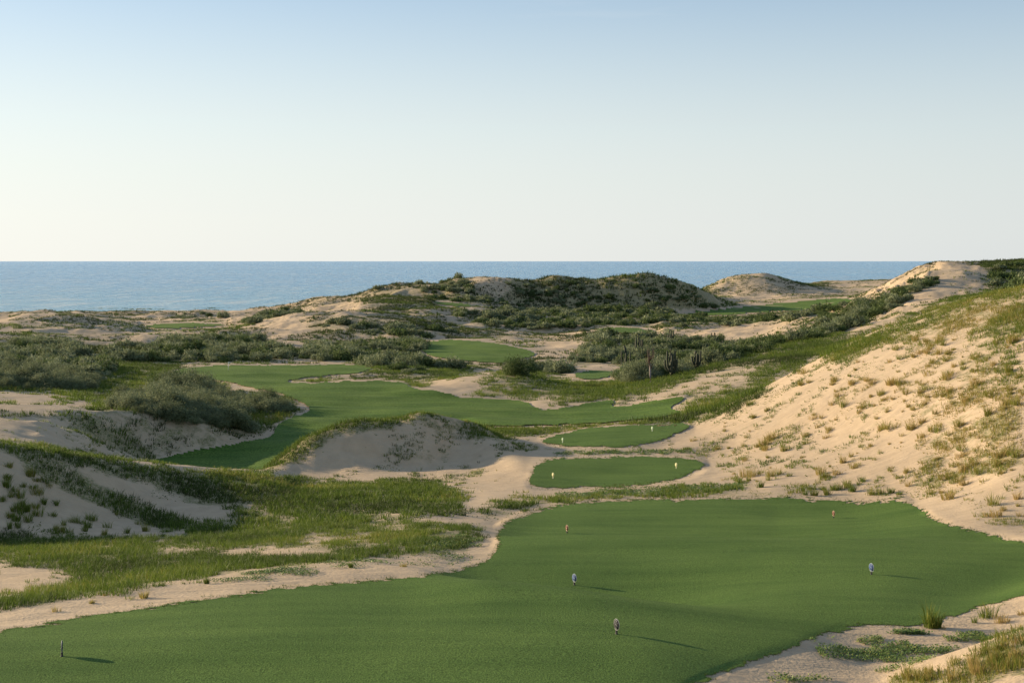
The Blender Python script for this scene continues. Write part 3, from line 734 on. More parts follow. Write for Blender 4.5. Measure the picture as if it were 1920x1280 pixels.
# ------------------------------------------------------------------ grass
def blades(base, h, wd, lean, az, tint, fine):
    """one bent blade per row: base (n,3), height, width, lean (m), azimuth; returns verts, tris, tint"""
    n = len(base)
    dx, dy = np.cos(az), np.sin(az)
    pa = rng.uniform(0, 2 * np.pi, n)            # facing of the blade's flat side
    px, py = np.cos(pa) * wd * 0.5, np.sin(pa) * wd * 0.5
    z0 = np.zeros(n)
    if fine:
        mx, my, mz = dx * lean * 0.32, dy * lean * 0.32, h * 0.6
        V = np.stack([
            base + np.stack([-px, -py, z0], -1), base + np.stack([px, py, z0], -1),
            base + np.stack([mx - px * .75, my - py * .75, mz], -1), base + np.stack([mx + px * .75, my + py * .75, mz], -1),
            base + np.stack([dx * lean, dy * lean, h], -1)], 1)
        T = np.array([[0, 1, 3], [0, 3, 2], [2, 3, 4]])
    else:
        V = np.stack([base + np.stack([-px, -py, z0], -1), base + np.stack([px, py, z0], -1),
                      base + np.stack([dx * lean, dy * lean, h], -1)], 1)
        T = np.array([[0, 1, 2]])
    k = V.shape[1]
    tri = (np.arange(n)[:, None, None] * k + T[None]).reshape(-1, 3)
    return V.reshape(-1, 3), tri, np.repeat(tint, k)

def join_parts(ps):
    vs_, ts_, at_, o = [], [], [], 0
    for v, t, a in ps:
        vs_.append(v); ts_.append(t + o); at_.append(a); o += len(v)
    return np.concatenate(vs_), np.concatenate(ts_), np.concatenate(at_)

def grass_stuff():
    parts = []
    # bands: (from Y, to Y, tufts per m2, blades, height, width, radius, fine)
    for ya, yb, rho, nb, hh, wd, rad, fine in (
            (27, 62, 58, 9, 0.22, 0.013, 0.13, True), (62, 110, 30, 8, 0.27, 0.026, 0.19, True),
            (110, 250, 7.5, 9, 0.48, 0.064, 0.36, False), (250, 520, 3.0, 9, 0.68, 0.17, 0.42, False),
            (520, 1150, 0.85, 9, 0.95, 0.32, 0.70, False),
            (27.5, 61, 34, 5, 0.060, 0.045, 0.22, False), (61.5, 112, 14, 5, 0.075, 0.075, 0.32, False)):
        t0, t1 = math.log(ya), math.log(yb)
        ua, ub = -260, 2240
        # uniform over the ground: rejection on Y^2
        area = (ub - ua) / F * (yb ** 2 - ya ** 2) / 2
        N = int(area * rho)
        y = np.sqrt(rng.uniform(ya ** 2, yb ** 2, N))
        u = rng.uniform(ua, ub, N)
        t = np.log(y)
        x = (u - U0) / F * y
        dens = grid_sample(GL, u, t)
        ln = grid_sample(LN, u, t)
        sc = max(1.0, ya / 60.0)
        nz = fbm(x / (2.6 * sc), y / (2.6 * sc), 60, 3) * 0.65 + fbm(x / (0.7 * sc), y / (0.7 * sc), 66, 2) * 0.35
        if ya < 250:
            nz = fbm(x / (2.4 * sc), y / (3.2 * sc), 60, 3) * 0.40 + fbm(x / (0.75 * sc), y / (1.1 * sc), 66, 3) * 0.60
        dune = (u > 1330) & (y < 118)
        nz = np.where(dune, fbm(x / 0.8, y / 1.6, 166, 3) * 0.55 + fbm((x * .58 + y * .81) / 3.2, (x * .81 - y * .58) / 0.9, 169, 3) * 0.45, nz)
        low = hh < 0.1       # creeping leaves close to the sand
        if low:
            nz = fbm(x / 1.9, y / 1.9, 160, 4, 0.6)
            keep = (nz < 0.22 + 0.32 * np.minimum(dens * 1.6, 1.0)) & (dens > 0.06) & (ln < -1.5)
        elif ya < 250:
            keep = (nz < (0.285 + dens * 0.42)) & (dens > 0.04) & (ln < -1.5) & (rng.uniform(0, 1, N) < 0.35 + 0.65 * dens)
        else:      # separate dark clumps on the far sand
            keep = (rng.uniform(0, 1, N) < dens * 1.1) & (nz < 0.36 + dens * 0.34) & (dens > 0.04) & (ln < -1.5)
        x, y, u, t, dens, nz = x[keep], y[keep], u[keep], t[keep], dens[keep], nz[keep]
        n = len(x)
        z = z_at(u, t)
        size = rng.uniform(0.45, 1.3, n) * (0.55 + 0.5 * dens) * (0.7 + 0.75 * fbm(x / (1.4 * sc), y / (1.4 * sc), 83, 2))
        tt = 0.33 + 0.8 * (fbm(x / (6 * sc), y / (6 * sc), 71, 3) - 0.5) + rng.normal(0, 0.09, n)
        tt += 0.24 * sstep(1350, 1750, u) * (y < 130) - 0.26 * (y > 250)
        tt += 0.12 * (1 - dens) + 0.10 * low
        rep = lambda a: np.repeat(a, nb, axis=0)
        m = n * nb
        aa = rng.uniform(0, 2 * np.pi, m); rr = np.sqrt(rng.uniform(0, 1, m)) * rad * rep(size)
        bx, by = rep(x) + np.cos(aa) * rr, rep(y) + np.sin(aa) * rr
        base = np.stack([bx, by, rep(z) - 0.03 * sc], -1)
        h = hh * rep(size) * rng.uniform(0.5, 1.15, m)
        parts.append(blades(base, h, wd * rng.uniform(0.7, 1.3, m), h * rng.uniform(0.15, 0.7, m) * (2.5 if low else 1.0), aa + rng.normal(0, 0.5, m),
                            np.clip(rep(tt) + rng.normal(0, 0.08, m), 0, 1), fine))
        print('grass', ya, yb, n)
    v, t, a = join_parts(parts)
    o = link('dune_grass', tris_mesh('dune_grass', v, t, smooth=False, attrs={'tint': a}), M_grass)
    tag(o, 'low green marram grass spread in patches over the dunes', 'grass', kind='stuff')
grass_stuff()

def fringe_stuff():
    parts = []
    for u, y, e in FRINGE:
        p_ = np.where(e < 0, 0.10 * (1 + e / 5.0), 0.22)
        k = rng.uniform(0, 1, len(u)) < p_
        u, y = u[k], y[k]
        nb = 4
        u = np.repeat(u, nb) + rng.uniform(-1.2, 1.2, len(u) * nb); y = np.repeat(y, nb) * np.exp(rng.uniform(-.0012, .0012, len(y) * nb))
        x = (u - U0) / F * y
        n = len(x)
        z = z_at(u, np.log(y))
        h = rng.uniform(0.025, 0.075, n) * np.clip(y / 42, 1, 2)
        parts.append(blades(np.stack([x, y, z], -1), h, 0.007 * np.clip(y / 33, 1, 3), h * rng.uniform(.2, 1.2, n), rng.uniform(0, 6.28, n),
                            np.clip(rng.normal(0.08, 0.10, n), 0, 1), False))
    v, t, a = join_parts(parts)
    o = link('lawn_fringe_grass', tris_mesh('lawn_fringe_grass', v, t, smooth=False, attrs={'tint': a}), M_grass)
    tag(o, 'short stray turf blades creeping onto the sand along the lawn edges', 'grass', kind='stuff')
    print('fringe', len(t))
fringe_stuff()

def tuft_mesh(k, nb, rad, hh, tint):
    r = np.sqrt(rng.uniform(0, 1, nb)) * rad
    # a few stools make one tuft, so its outline is uneven
    ns = rng.integers(3, 6)
    cx, cy = rng.uniform(-rad, rad, ns) * 0.75, rng.uniform(-rad, rad, ns) * 0.4
    w_ = rng.uniform(0.5, 1.0, ns)
    pick = rng.integers(0, ns, nb)
    a = rng.uniform(0, 2 * np.pi, nb)
    base = np.stack([cx[pick] + np.cos(a) * r * 0.45, cy[pick] + np.sin(a) * r * 0.45, np.full(nb, -0.05)], -1)
    h = hh * w_[pick] * rng.uniform(0.45, 1.1, nb)
    v, t, at = blades(base, h, rng.uniform(0.014, 0.028, nb), h * rng.uniform(0.1, 0.75, nb), a, np.clip(tint + rng.normal(0, 0.13, nb), 0, 1), True)
    return tris_mesh('grass_tuft', v, t, smooth=False, attrs={'tint': at})
TUFTS = {'gold': [tuft_mesh(k, int(rng.integers(60, 170)), rng.uniform(0.24, 0.5), rng.uniform(0.45, 0.7), rng.uniform(0.68, 0.88)) for k in range(12)],
         'dark': [tuft_mesh(k, int(rng.integers(60, 130)), rng.uniform(0.24, 0.42), 0.58, 0.48) for k in range(8)],
         'green': [tuft_mesh(k, 240, 0.26, 0.95, 0.30) for k in range(2)],
         'straw': [tuft_mesh(k, int(rng.integers(45, 100)), rng.uniform(0.24, 0.42), 0.5, 0.9) for k in range(7)]}
for me_l in TUFTS.values():
    for me in me_l: me.materials.append(M_grass)
n_tuft = 0
def place_tuft(kind, p, s, label, group=None, sz=None):
    global n_tuft
    me = TUFTS[kind][n_tuft % len(TUFTS[kind])]
    o = bpy.data.objects.new('grass_tuft', me)
    n_tuft += 1
    o.location = p
    o.rotation_euler = (0, 0, random.uniform(0, 6.28))
    o.scale = (s, s, sz or s * random.uniform(0.8, 1.2))
    C.objects.link(o)
    tag(o, label, 'grass tuft', group)
    return o

def scatter(poly, n, mind, ymin, ymax, seen=None):
    """n spots inside a traced outline, at least mind photo pixels apart"""
    xs = [q[0] for q in poly]; ys_ = [q[1] for q in poly]
    out, tries = [], 0
    while len(out) < n and tries < n * 60:
        tries += 1
        u, v = random.uniform(min(xs), max(xs)), random.uniform(min(ys_), max(ys_))
        if not inside(poly, np.array([u]), np.array([v]))[0]: continue
        if fbm(np.array([(u + v * 1.1) / 62.0]), np.array([(v * 2.4 - u * 0.4) / 62.0]), 55, 3)[0] > random.uniform(0.40, 0.62): continue
        md = mind * (0.5 + (v - 560) / 420.0) * random.uniform(0.35, 1.0)
        if any((u - a) ** 2 + ((v - b) * 2.0) ** 2 < md * md for a, b in out): continue
        out.append((u, v))
    return out
RIGHT = [(1330, 800), (1420, 745), (1500, 705), (1560, 672), (1700, 640), (1840, 625), (1915, 640), (1915, 990), (1840, 970), (1760, 930), (1690, 918), (1560, 925), (1420, 905), (1350, 890), (1345, 850), (1280, 820)]
for u, v in scatter(RIGHT, 215, 24, 70, 140):
    p = ground_point(u, v)
    k = 'gold' if random.random() < 0.75 else 'straw'
    place_tuft(k, p, random.choice((0.35, 0.5, 0.6, 0.7, 0.8, 0.95, 1.2)), 'dry golden green grass tuft on the bare sunlit sand of the big right dune', 'grass tufts on the right dune')
LEFT = [(0, 870), (70, 892), (160, 935), (250, 975), (320, 1002), (200, 1004), (0, 1003)]
for u, v in scatter(LEFT, 46, 17, 55, 75):
    place_tuft('dark', ground_point(u, v), random.uniform(0.55, 1.0), 'dark grass tuft on the shaded sand face of the left dune', 'grass tufts on the left dune face')
for u, v in scatter([(1370, 905), (1500, 890), (1690, 905), (1690, 930), (1500, 930), (1420, 915)], 22, 22, 60, 90):
    place_tuft('dark', ground_point(u, v), random.uniform(0.6, 1.0), 'olive grass tuft on the sand between the second and the largest lawn', 'grass tufts behind the largest lawn')
for u, v, kind, s, lab in (
        (1745, 1176, 'green', 0.78, 'tall fresh green grass clump at the right edge of the large front lawn'),
        (1768, 1178, 'straw', 0.35, 'small brown grass tuft touching the tall green clump on the sand'),
        (1850, 1158, 'dark', 0.80, 'upright brown green grass tuft on the sand right of the tall green clump'),
        (1826, 1166, 'dark', 0.45, 'low brown grass tuft left of the upright tuft on the right sand'),
        (1882, 1166, 'gold', 0.55, 'low yellow green grass tuft right of the upright tuft on the right sand'),
        (1915, 1152, 'straw', 0.5, 'straw coloured grass tuft at the right edge of the picture above the bank'),
        (272, 1120, 'straw', 0.62, 'tall straw coloured grass tuft alone on the sand strip by the front lawn'),
        (172, 1131, 'straw', 0.45, 'middle one of three low straw tufts on the left sand strip'),
        (105, 1146, 'straw', 0.45, 'leftmost of three low straw tufts on the left sand strip'),
        (200, 1116, 'straw', 0.30, 'smallest straw grass tuft on the left sand strip, nearest the grass'),
        (388, 1094, 'green', 0.30, 'short green grass tuft among creeping vines on the left sand strip'),
        (660, 1064, 'green', 0.30, 'short green grass tuft with vines where the sand strip bends'),
        (755, 1062, 'straw', 0.40, 'dry low grass tuft on the sand strip left of the lawn corner')):
    place_tuft(kind, ground_point(u, v), s, lab)
BANK = [(1660, 1276), (1780, 1240), (1915, 1190), (1915, 1255), (1720, 1284)]
for u, v in scatter(BANK, 26, 26, 26, 34):
    place_tuft('gold', ground_point(u, v), random.uniform(0.40, 0.60), 'golden grass tuft on the sunlit sand bank in the bottom right corner', 'grass tufts on the corner bank', sz=random.uniform(0.45, 0.7))

# ------------------------------------------------------------------ creeping vines on the sand
def vine(poly, n, label, group=None):
    n = int(n * 1.9)
    P = []
    xs = [q[0] for q in poly]; ys_ = [q[1] for q in poly]
    c = ground_point(sum(xs) / len(xs), sum(ys_) / len(ys_))
    ring = [ground_point(u, v) for u, v in poly]
    gx = [q.x for q in ring]; gy = [q.y for q in ring]
    gp = [(q.x, q.y) for q in ring]
    x = rng.uniform(min(gx), max(gx), n * 6); y = rng.uniform(min(gy), max(gy), n * 6)
    sd_ = poly_sdf(gp, x, y)
    nz = fbm(x * 1.6, y * 1.6, 91, 3)
    ok = (sd_ > -0.5) & (nz * 1.0 + np.clip(0.13 - sd_ * 0.25, -0.1, 0.4) < rng.uniform(0.2, 0.72, len(x)))
    x, y = x[ok][:n], y[ok][:n]
    m = len(x)
    z = z_xy(x, y) + rng.uniform(0.01, 0.09, m)
    s = rng.uniform(0.011, 0.025, m) * max(1.0, c.y / 42)
    a = rng.uniform(0, 6.28, m)
    nrm = np.stack([rng.normal(-0.3, 0.5, m), rng.normal(-0.1, 0.5, m), np.ones(m)], -1)
    nrm /= np.linalg.norm(nrm, axis=1)[:, None]
    t1 = np.stack([np.cos(a), np.sin(a), np.zeros(m)], -1)
    t1 -= nrm * (t1 * nrm).sum(1)[:, None]; t1 /= np.linalg.norm(t1, axis=1)[:, None]
    t2 = np.cross(nrm, t1)
    o = np.stack([x, y, z], -1)
    k6 = [(1, 0), (.45, .8), (-.6, .7), (-.85, 0), (-.6, -.7), (.45, -.8)]
    V = np.stack([o + (t1 * p + t2 * q) * s[:, None] for p, q in k6], 1)
    V -= np.array(c)
    tri = (np.arange(m)[:, None, None] * 6 + np.array([[0, 1, 2], [0, 2, 3], [0, 3, 4], [0, 4, 5]])[None]).reshape(-1, 3)
    me = tris_mesh('creeping_vine', V.reshape(-1, 3), tri, smooth=False, attrs={'tint': np.repeat(np.clip(rng.normal(0.5, 0.28, m), 0, 1), 6)})
    ob = link('creeping_vine', me, M_vine)
    ob.location = c
    tag(ob, label, 'vine', group)
vine([(1535, 1225), (1560, 1208), (1640, 1205), (1710, 1212), (1705, 1230), (1620, 1240), (1560, 1238)], 2600, 'largest thick green creeping vine patch on the bottom right sand')
vine([(1560, 1206), (1625, 1192), (1655, 1198), (1600, 1212)], 700, 'green creeping vine patch just above the largest vine patch on the right sand')
vine([(1605, 1174), (1650, 1171), (1740, 1181), (1720, 1190), (1640, 1182)], 1000, 'narrow creeping vine strip along the right corner of the front lawn')
vine([(1768, 1196), (1800, 1188), (1845, 1192), (1840, 1202), (1780, 1203)], 700, 'small dark creeping vine patch below the grass tufts on the right sand')
vine([(1710, 1222), (1780, 1212), (1800, 1216), (1740, 1226)], 500, 'thin creeping vine trail right of the largest vine patch')
vine([(1640, 1258), (1720, 1238), (1735, 1240), (1650, 1264)], 350, 'sparse creeping vine trail at the foot of the corner grass bank')
vine([(1440, 1276), (1530, 1270), (1560, 1276), (1450, 1284)], 350, 'creeping vine strip at the very bottom edge on the sand')
vine([(380, 1090), (480, 1074), (600, 1062), (600, 1072), (440, 1092)], 1500, 'creeping vine strip along the left sand strip beside the grass')
vine([(600, 1062), (700, 1052), (860, 1040), (900, 1046), (760, 1060), (620, 1070)], 1700, 'creeping vine strip on the sand at the bend of the front lawn')
vine([(780, 1012), (880, 1004), (905, 1018), (860, 1030), (780, 1032)], 2200, 'bright green creeping vine patch in the rough left of the front lawn')
vine([(1040, 926), (1180, 914), (1400, 904), (1390, 916), (1200, 930), (1050, 936)], 3200, 'long creeping vine belt between the front lawn and the second lawn')
vine([(1020, 850), (1100, 844), (1300, 842), (1290, 850), (1100, 853)], 1500, 'creeping vine belt between the two small distant lawns')

# ------------------------------------------------------------------ shrubs
def shrub_geo(nl, ls, rx, rz, seed, lobes=16):
    g = np.random.default_rng(seed)
    # upright sprays fanning from a few stems, uneven in height, with gaps between
    la = g.uniform(0, 2 * np.pi, lobes); lr = np.sqrt(g.uniform(0, 1, lobes)) * rx * 0.85
    lx, ly = np.cos(la) * lr, np.sin(la) * lr * 0.85
    lh = rz * g.uniform(0.35, 1.0, lobes) * (1 - 0.35 * (lr / rx) ** 2)
    lw = g.uniform(0.20, 0.42, lobes) * rx
    wgt = lw * lw * (lh + 0.3); k = g.choice(lobes, nl, p=wgt / wgt.sum())
    th = g.uniform(0, 2 * np.pi, nl); cz = g.uniform(-0.75, 1.0, nl); sr = np.sqrt(np.clip(1 - cz * cz, 0, 1))
    dirs = np.stack([np.cos(th) * sr, np.sin(th) * sr, cz], -1)
    rad = np.where(g.uniform(0, 1, nl) < 0.14, g.uniform(1.0, 1.42, nl), g.uniform(0.45, 1.08, nl))
    # clump leaves along twigs so the surface is broken up
    rad *= 0.86 + 0.28 * vnoise(th * 2.6 + k * 7.1, cz * 4.0 + k * 3.7, 9)
    half = lh[k] * 0.5
    c = np.stack([lx[k] + dirs[:, 0] * lw[k] * rad, ly[k] + dirs[:, 1] * lw[k] * rad, half + dirs[:, 2] * half * rad * 1.05], -1)
    c[:, 2] = np.maximum(c[:, 2], 0.03)
    nrm = dirs + g.normal(0, 0.8, (nl, 3)); nrm /= np.linalg.norm(nrm, axis=1)[:, None]
    up = np.stack([dirs[:, 0] * .6 + g.normal(0, 0.4, nl), dirs[:, 1] * .6 + g.normal(0, 0.4, nl), np.ones(nl)], -1)
    t1 = up - nrm * (up * nrm).sum(1)[:, None]; t1 /= np.linalg.norm(t1, axis=1)[:, None] + 1e-6
    t2 = np.cross(nrm, t1)
    s = ls * g.uniform(0.6, 1.35, nl)[:, None]
    V = np.stack([c - t1 * s * 1.0, c + t2 * s * 0.36, c + t1 * s * 1.4, c - t2 * s * 0.36], 1)
    dead = (g.uniform(0, 1, lobes) < 0.12)[k]
    tint = np.clip(g.normal(0.42, 0.16, nl) + 0.36 * (g.uniform(0, 1, lobes)[k] - 0.5) + 0.35 * dead, 0, 1)
    return V, tint
M_shrub2 = leaf_material('dark_shrub_leaves', [(0.0, (0.045, 0.070, 0.020)), (0.5, (0.088, 0.128, 0.036)), (1.0, (0.16, 0.20, 0.065))], 0.75, 0.3)
SHRUBS = []
for k in range(7):
    V, tint = shrub_geo(8000, 0.056, 1.5, 1.6, 100 + k)
    q = np.arange(len(V) * 4).reshape(-1, 4)
    me = quads_mesh('shrub', V.reshape(-1, 3), q, smooth=False, attrs={'tint': np.repeat(tint, 4)})
    me.materials.append(M_shrub if k < 5 else M_shrub2)
    SHRUBS.append(me)

CLUSTERS = [  # (test on u, v, Y) -> label, group
 (lambda u, v, y: y < 172 and 240 < u < 570, 'grey green leafy shrub in the big thicket left of the shaded fairway bend', 'shrubs in the thicket by the fairway bend'),
 (lambda u, v, y: u < 235, 'grey green shrub in the dense mass at the left edge below the spotted dune', 'shrubs at the left edge'),
 (lambda u, v, y: u < 560, 'olive shrub in the long band behind the flagged green', 'shrubs behind the flagged green'),
 (lambda u, v, y: u < 935 and y < 330, 'grey green shrub in the clump between the two greens', 'shrubs between the two greens'),
 (lambda u, v, y: u > 1800, 'dark shrub in the hollow of the high dune at the right edge', 'shrubs in the high right hollow'),
 (lambda u, v, y: u > 1470 and y > 290, 'dark olive shrub climbing the left flank of the far right sand dune', 'shrubs on the flank of the right sand dune'),
 (lambda u, v, y: y < 375, 'pale olive shrub on the valley floor around the tall cacti', 'shrubs around the cacti'),
 (lambda u, v, y: True, 'dark olive shrub on the far floor below the shaded central hill', 'shrubs below the central hill'),
]
def plant_shrubs():
    cells = {}
    got = []
    N = 400000
    y = np.sqrt(rng.uniform(110.0 ** 2, 640.0 ** 2, N))
    y = np.concatenate([y, np.sqrt(rng.uniform(110.0 ** 2, 330.0 ** 2, 120000))])
    u = rng.uniform(-200, 2150, len(y)); t = np.log(y)
    s = grid_sample(SL, u, t)
    x = (u - U0) / F * y
    nz = fbm(x / 11, y / 11, 77, 3)
    ok = (s > 0.15) & (nz * 0.7 + 0.3 * fbm(x / 4, y / 4, 78, 2) < 0.21 + s * 0.37)
    idx = np.nonzero(ok)[0]
    z = z_at(u, t)
    for i in idx:
        sp = 1.5 if y[i] < 175 else 2.5 if y[i] < 350 else 3.2
        key = (int(x[i] // sp), int(y[i] // sp))
        if key in cells: continue
        cells[key] = 1
        got.append((u[i], x[i], y[i], z[i], s[i]))
    got.sort(key=lambda q: q[2])
    return got
spots = plant_shrubs()
print('shrubs', len(spots))
vis_v = lambda u, y, z: V0 + (CZ - z) * F / y
single, rest = [], []
for q in spots:
    u, x, y, z, s = q
    top = vis_v(u, y, z + 1.7)
    seen = grid_sample(run, np.array([u]), np.array([math.log(y)]))[0] + 1.5 >= top
    if seen and -20 < u < 1940 and len(single) < 300: single.append(q)
    else: rest.append(q)
for u, x, y, z, s in single:
    o = bpy.data.objects.new('shrub', SHRUBS[random.randrange(5 if y < 175 or random.random() < 0.4 else 7)])
    k = random.choice((0.45, 0.6, 0.75, 0.9, 1.0, 1.2, 1.5)) * (0.98 if y < 175 else 1.22)
    o.location = (x, y, z - 0.12); o.rotation_euler = (0, 0, random.uniform(0, 6.28))
    o.scale = (k * random.uniform(.9, 1.2), k, k * random.uniform(0.75, 1.15))
    C.objects.link(o)
    v = vis_v(u, y, z)
    for test, lab, grp in CLUSTERS:
        if test(u, v, y):
            tag(o, lab, 'shrub', grp); break
parts_v, parts_t, parts_m = [], [], []
far = [[shrub_geo(n, ls, 1.6, 1.75, 300 + k + n) for k in range(5)] for n, ls in ((1100, 0.150), (380, 0.27))]
for u, x, y, z, s in rest:
    V, tint = far[0 if y < 330 else 1][random.randrange(5)]
    a = random.uniform(0, 6.28); ca, sa = math.cos(a), math.sin(a)
    k = random.choice((0.5, 0.7, 0.85, 1.0, 1.2, 1.5))
    W = V * np.array([k, k, k * random.uniform(.7, 1.1)])
    W = np.stack([W[..., 0] * ca - W[..., 1] * sa + x, W[..., 0] * sa + W[..., 1] * ca + y, W[..., 2] + z - 0.15], -1)
    parts_m.append(np.full(len(V), 1 if random.random() < 0.3 + 0.3 * (x > 30) else 0)); parts_v.append(W.reshape(-1, 3)); parts_t.append(np.repeat(np.clip(tint + random.uniform(-.12, .12), 0, 1), 4))
V = np.concatenate(parts_v)
o = link('scrub', quads_mesh('scrub', V, np.arange(len(V)).reshape(-1, 4), smooth=False, attrs={'tint': np.concatenate(parts_t)}), [M_shrub, M_shrub2])
o.data.polygons.foreach_set('material_index', np.concatenate(parts_m).astype(np.int32))
tag(o, 'mass of distant grey green scrub covering the valley floor and hills', 'scrub', kind='stuff')

# ------------------------------------------------------------------ tall cacti and the bare tree
M_cactus = plain('cactus_skin', (0.042, 0.050, 0.026), 0.8, 0, 0.3, 3)
M_bark = plain('pale_bark', (0.34, 0.28, 0.23), 0.85, 0, 0.3, 6)
M_twig = plain('reddish_twigs', (0.12, 0.080, 0.055), 0.85, 0, 0.3, 6)

def ribbed_tube(bm, pts, rads, ribs=9, sub=2):
    n = ribs * 2
    rings = []
    for i, (p, r) in enumerate(zip(pts, rads)):
        d_ = (pts[min(i + 1, len(pts) - 1)] - pts[max(i - 1, 0)]).normalized()
        q = d_.to_track_quat('Z', 'Y').to_matrix()
        ring = []
        for k in range(n):
            a = 2 * math.pi * k / n
            rr = r * (1.0 if k % 2 == 0 else 0.80)
            ring.append(bm.verts.new(p + q @ Vector((math.cos(a) * rr, math.sin(a) * rr, 0))))
        rings.append(ring)
    for a, b in zip(rings, rings[1:]):
        for k in range(n):
            bm.faces.new((a[k], a[(k + 1) % n], b[(k + 1) % n], b[k]))
    bm.faces.new(list(reversed(rings[0]))); bm.faces.new(rings[-1])

def bm_obj(name, bm, mat, parent, smooth=True):
    me = bpy.data.meshes.new(name)
    bmesh.ops.recalc_face_normals(bm, faces=bm.faces)
    bm.to_mesh(me); bm.free()
    if smooth: me.polygons.foreach_set('use_smooth', np.ones(len(me.polygons), dtype=bool))
    return link(name, me, mat, parent)

def cactus(u, v, h, narms, label, seed):
    rd = random.Random(seed)
    p = ground_point(u, v, 180, 500)
    root = empty('cardon_cactus', p)
    tag(root, label, 'cactus', 'tall cacti among the valley shrubs')
    r = 0.17 + 0.010 * h
    bm = bmesh.new()
    hs = np.linspace(-0.2, h, 9)
    ribbed_tube(bm, [Vector((0.02 * k * rd.uniform(-1, 1), 0, z)) for k, z in enumerate(hs)] + [Vector((0, 0, h + 0.12))], [r * (1 - 0.2 * k / 8) for k in range(9)] + [r * 0.3])
    bm_obj('stem', bm, M_cactus, root)
    for a in range(narms):
        az = a * 2.4 + rd.uniform(-.4, .4)
        z0 = h * rd.uniform(0.10, 0.35); out = rd.uniform(0.45, 0.85); top = h * rd.uniform(0.6, 0.98)
        dx, dy = math.cos(az), math.sin(az) * 0.7
        path = [Vector((0, 0, z0)), Vector((dx * out * .55, dy * out * .55, z0 + .12)), Vector((dx * out * .9, dy * out * .9, z0 + .45)), Vector((dx * out, dy * out, z0 + 1.0)),
                Vector((dx * out * 1.03, dy * out * 1.03, (z0 + 1.0 + top) / 2)), Vector((dx * out * 1.05, dy * out * 1.05, top)), Vector((dx * out * 1.05, dy * out * 1.05, top + .1))]
        bm = bmesh.new()
        ra = r * rd.uniform(.62, .8)
        ribbed_tube(bm, path, [ra] * 4 + [ra, ra * .85, ra * .25], 8)
        bm_obj('arm', bm, M_cactus, root)
for u, v, top, n, lab in (
        (1198, 668, 628, 5, 'dark many armed cactus upper left of the bare pale trunked tree'),
        (1256, 648, 618, 4, 'dark cactus outlined against the pale sand bank'),
        (1340, 648, 624, 2, 'small slim cactus farthest right, against the pale sand bank'),
        (1172, 694, 648, 3, 'grey green slim cactus left of the bare pale trunked tree'),
        (1258, 709, 655, 7, 'broad many armed cactus right of the bare pale trunked tree'),
        (1304, 694, 658, 6, 'candelabra shaped cactus at the edge of the green dune slope')):
    p = ground_point(u, v, 180, 500)
    cactus(u, v, (v - top) / F * p.y, n, lab, u)

p = ground_point(1219, 721, 180, 500)
root = empty('bare_tree', p)
tag(root, 'bare tree with a straight pale trunk and reddish upright twigs', 'tree')
bm = bmesh.new()
H = (721 - 690) / F * p.y
ribbed_tube(bm, [Vector((0, 0, -.2)), Vector((.03, 0, H * .5)), Vector((-.02, 0, H)), Vector((0, 0, H * 1.7))], [.15, .13, .11, .05], 6)
bm_obj('trunk', bm, M_bark, root)
bm = bmesh.new()
for k in range(34):
    a = random.uniform(0, 6.28); z0 = H * random.uniform(.85, 1.5); ln_ = random.uniform(.8, 2.0); o_ = random.uniform(.2, .75)
    dx, dy = math.cos(a) * o_, math.sin(a) * o_
    ribbed_tube(bm, [Vector((0, 0, z0)), Vector((dx * .7, dy * .7, z0 + ln_ * .4)), Vector((dx, dy, z0 + ln_))], [.035, .028, .012], 3)
bm_obj('crown', bm, M_twig, root)

# ------------------------------------------------------------------ tee markers
def tube(bm, pts, r, seg=8, closed=False):
    n = len(pts); rings = []
    for i, p_ in enumerate(pts):
        a = pts[(i - 1) % n] if closed or i > 0 else p_
        b = pts[(i + 1) % n] if closed or i < n - 1 else p_
        q = (b - a).normalized().to_track_quat('Z', 'Y').to_matrix()
        rings.append([bm.verts.new(p_ + q @ Vector((math.cos(2 * math.pi * k / seg) * r, math.sin(2 * math.pi * k / seg) * r, 0))) for k in range(seg)])
    m = n if closed else n - 1
    for i in range(m):
        a, b = rings[i], rings[(i + 1) % n]
        if closed and i == n - 1:   # line the last ring up with the first
            off = min(range(seg), key=lambda s_: (a[0].co - b[s_].co).length)
            b = b[off:] + b[:off]
        for k in range(seg):
            bm.faces.new((a[k], a[(k + 1) % seg], b[(k + 1) % seg], b[k]))
    if not closed:
        bm.faces.new(list(reversed(rings[0]))); bm.faces.new(rings[-1])

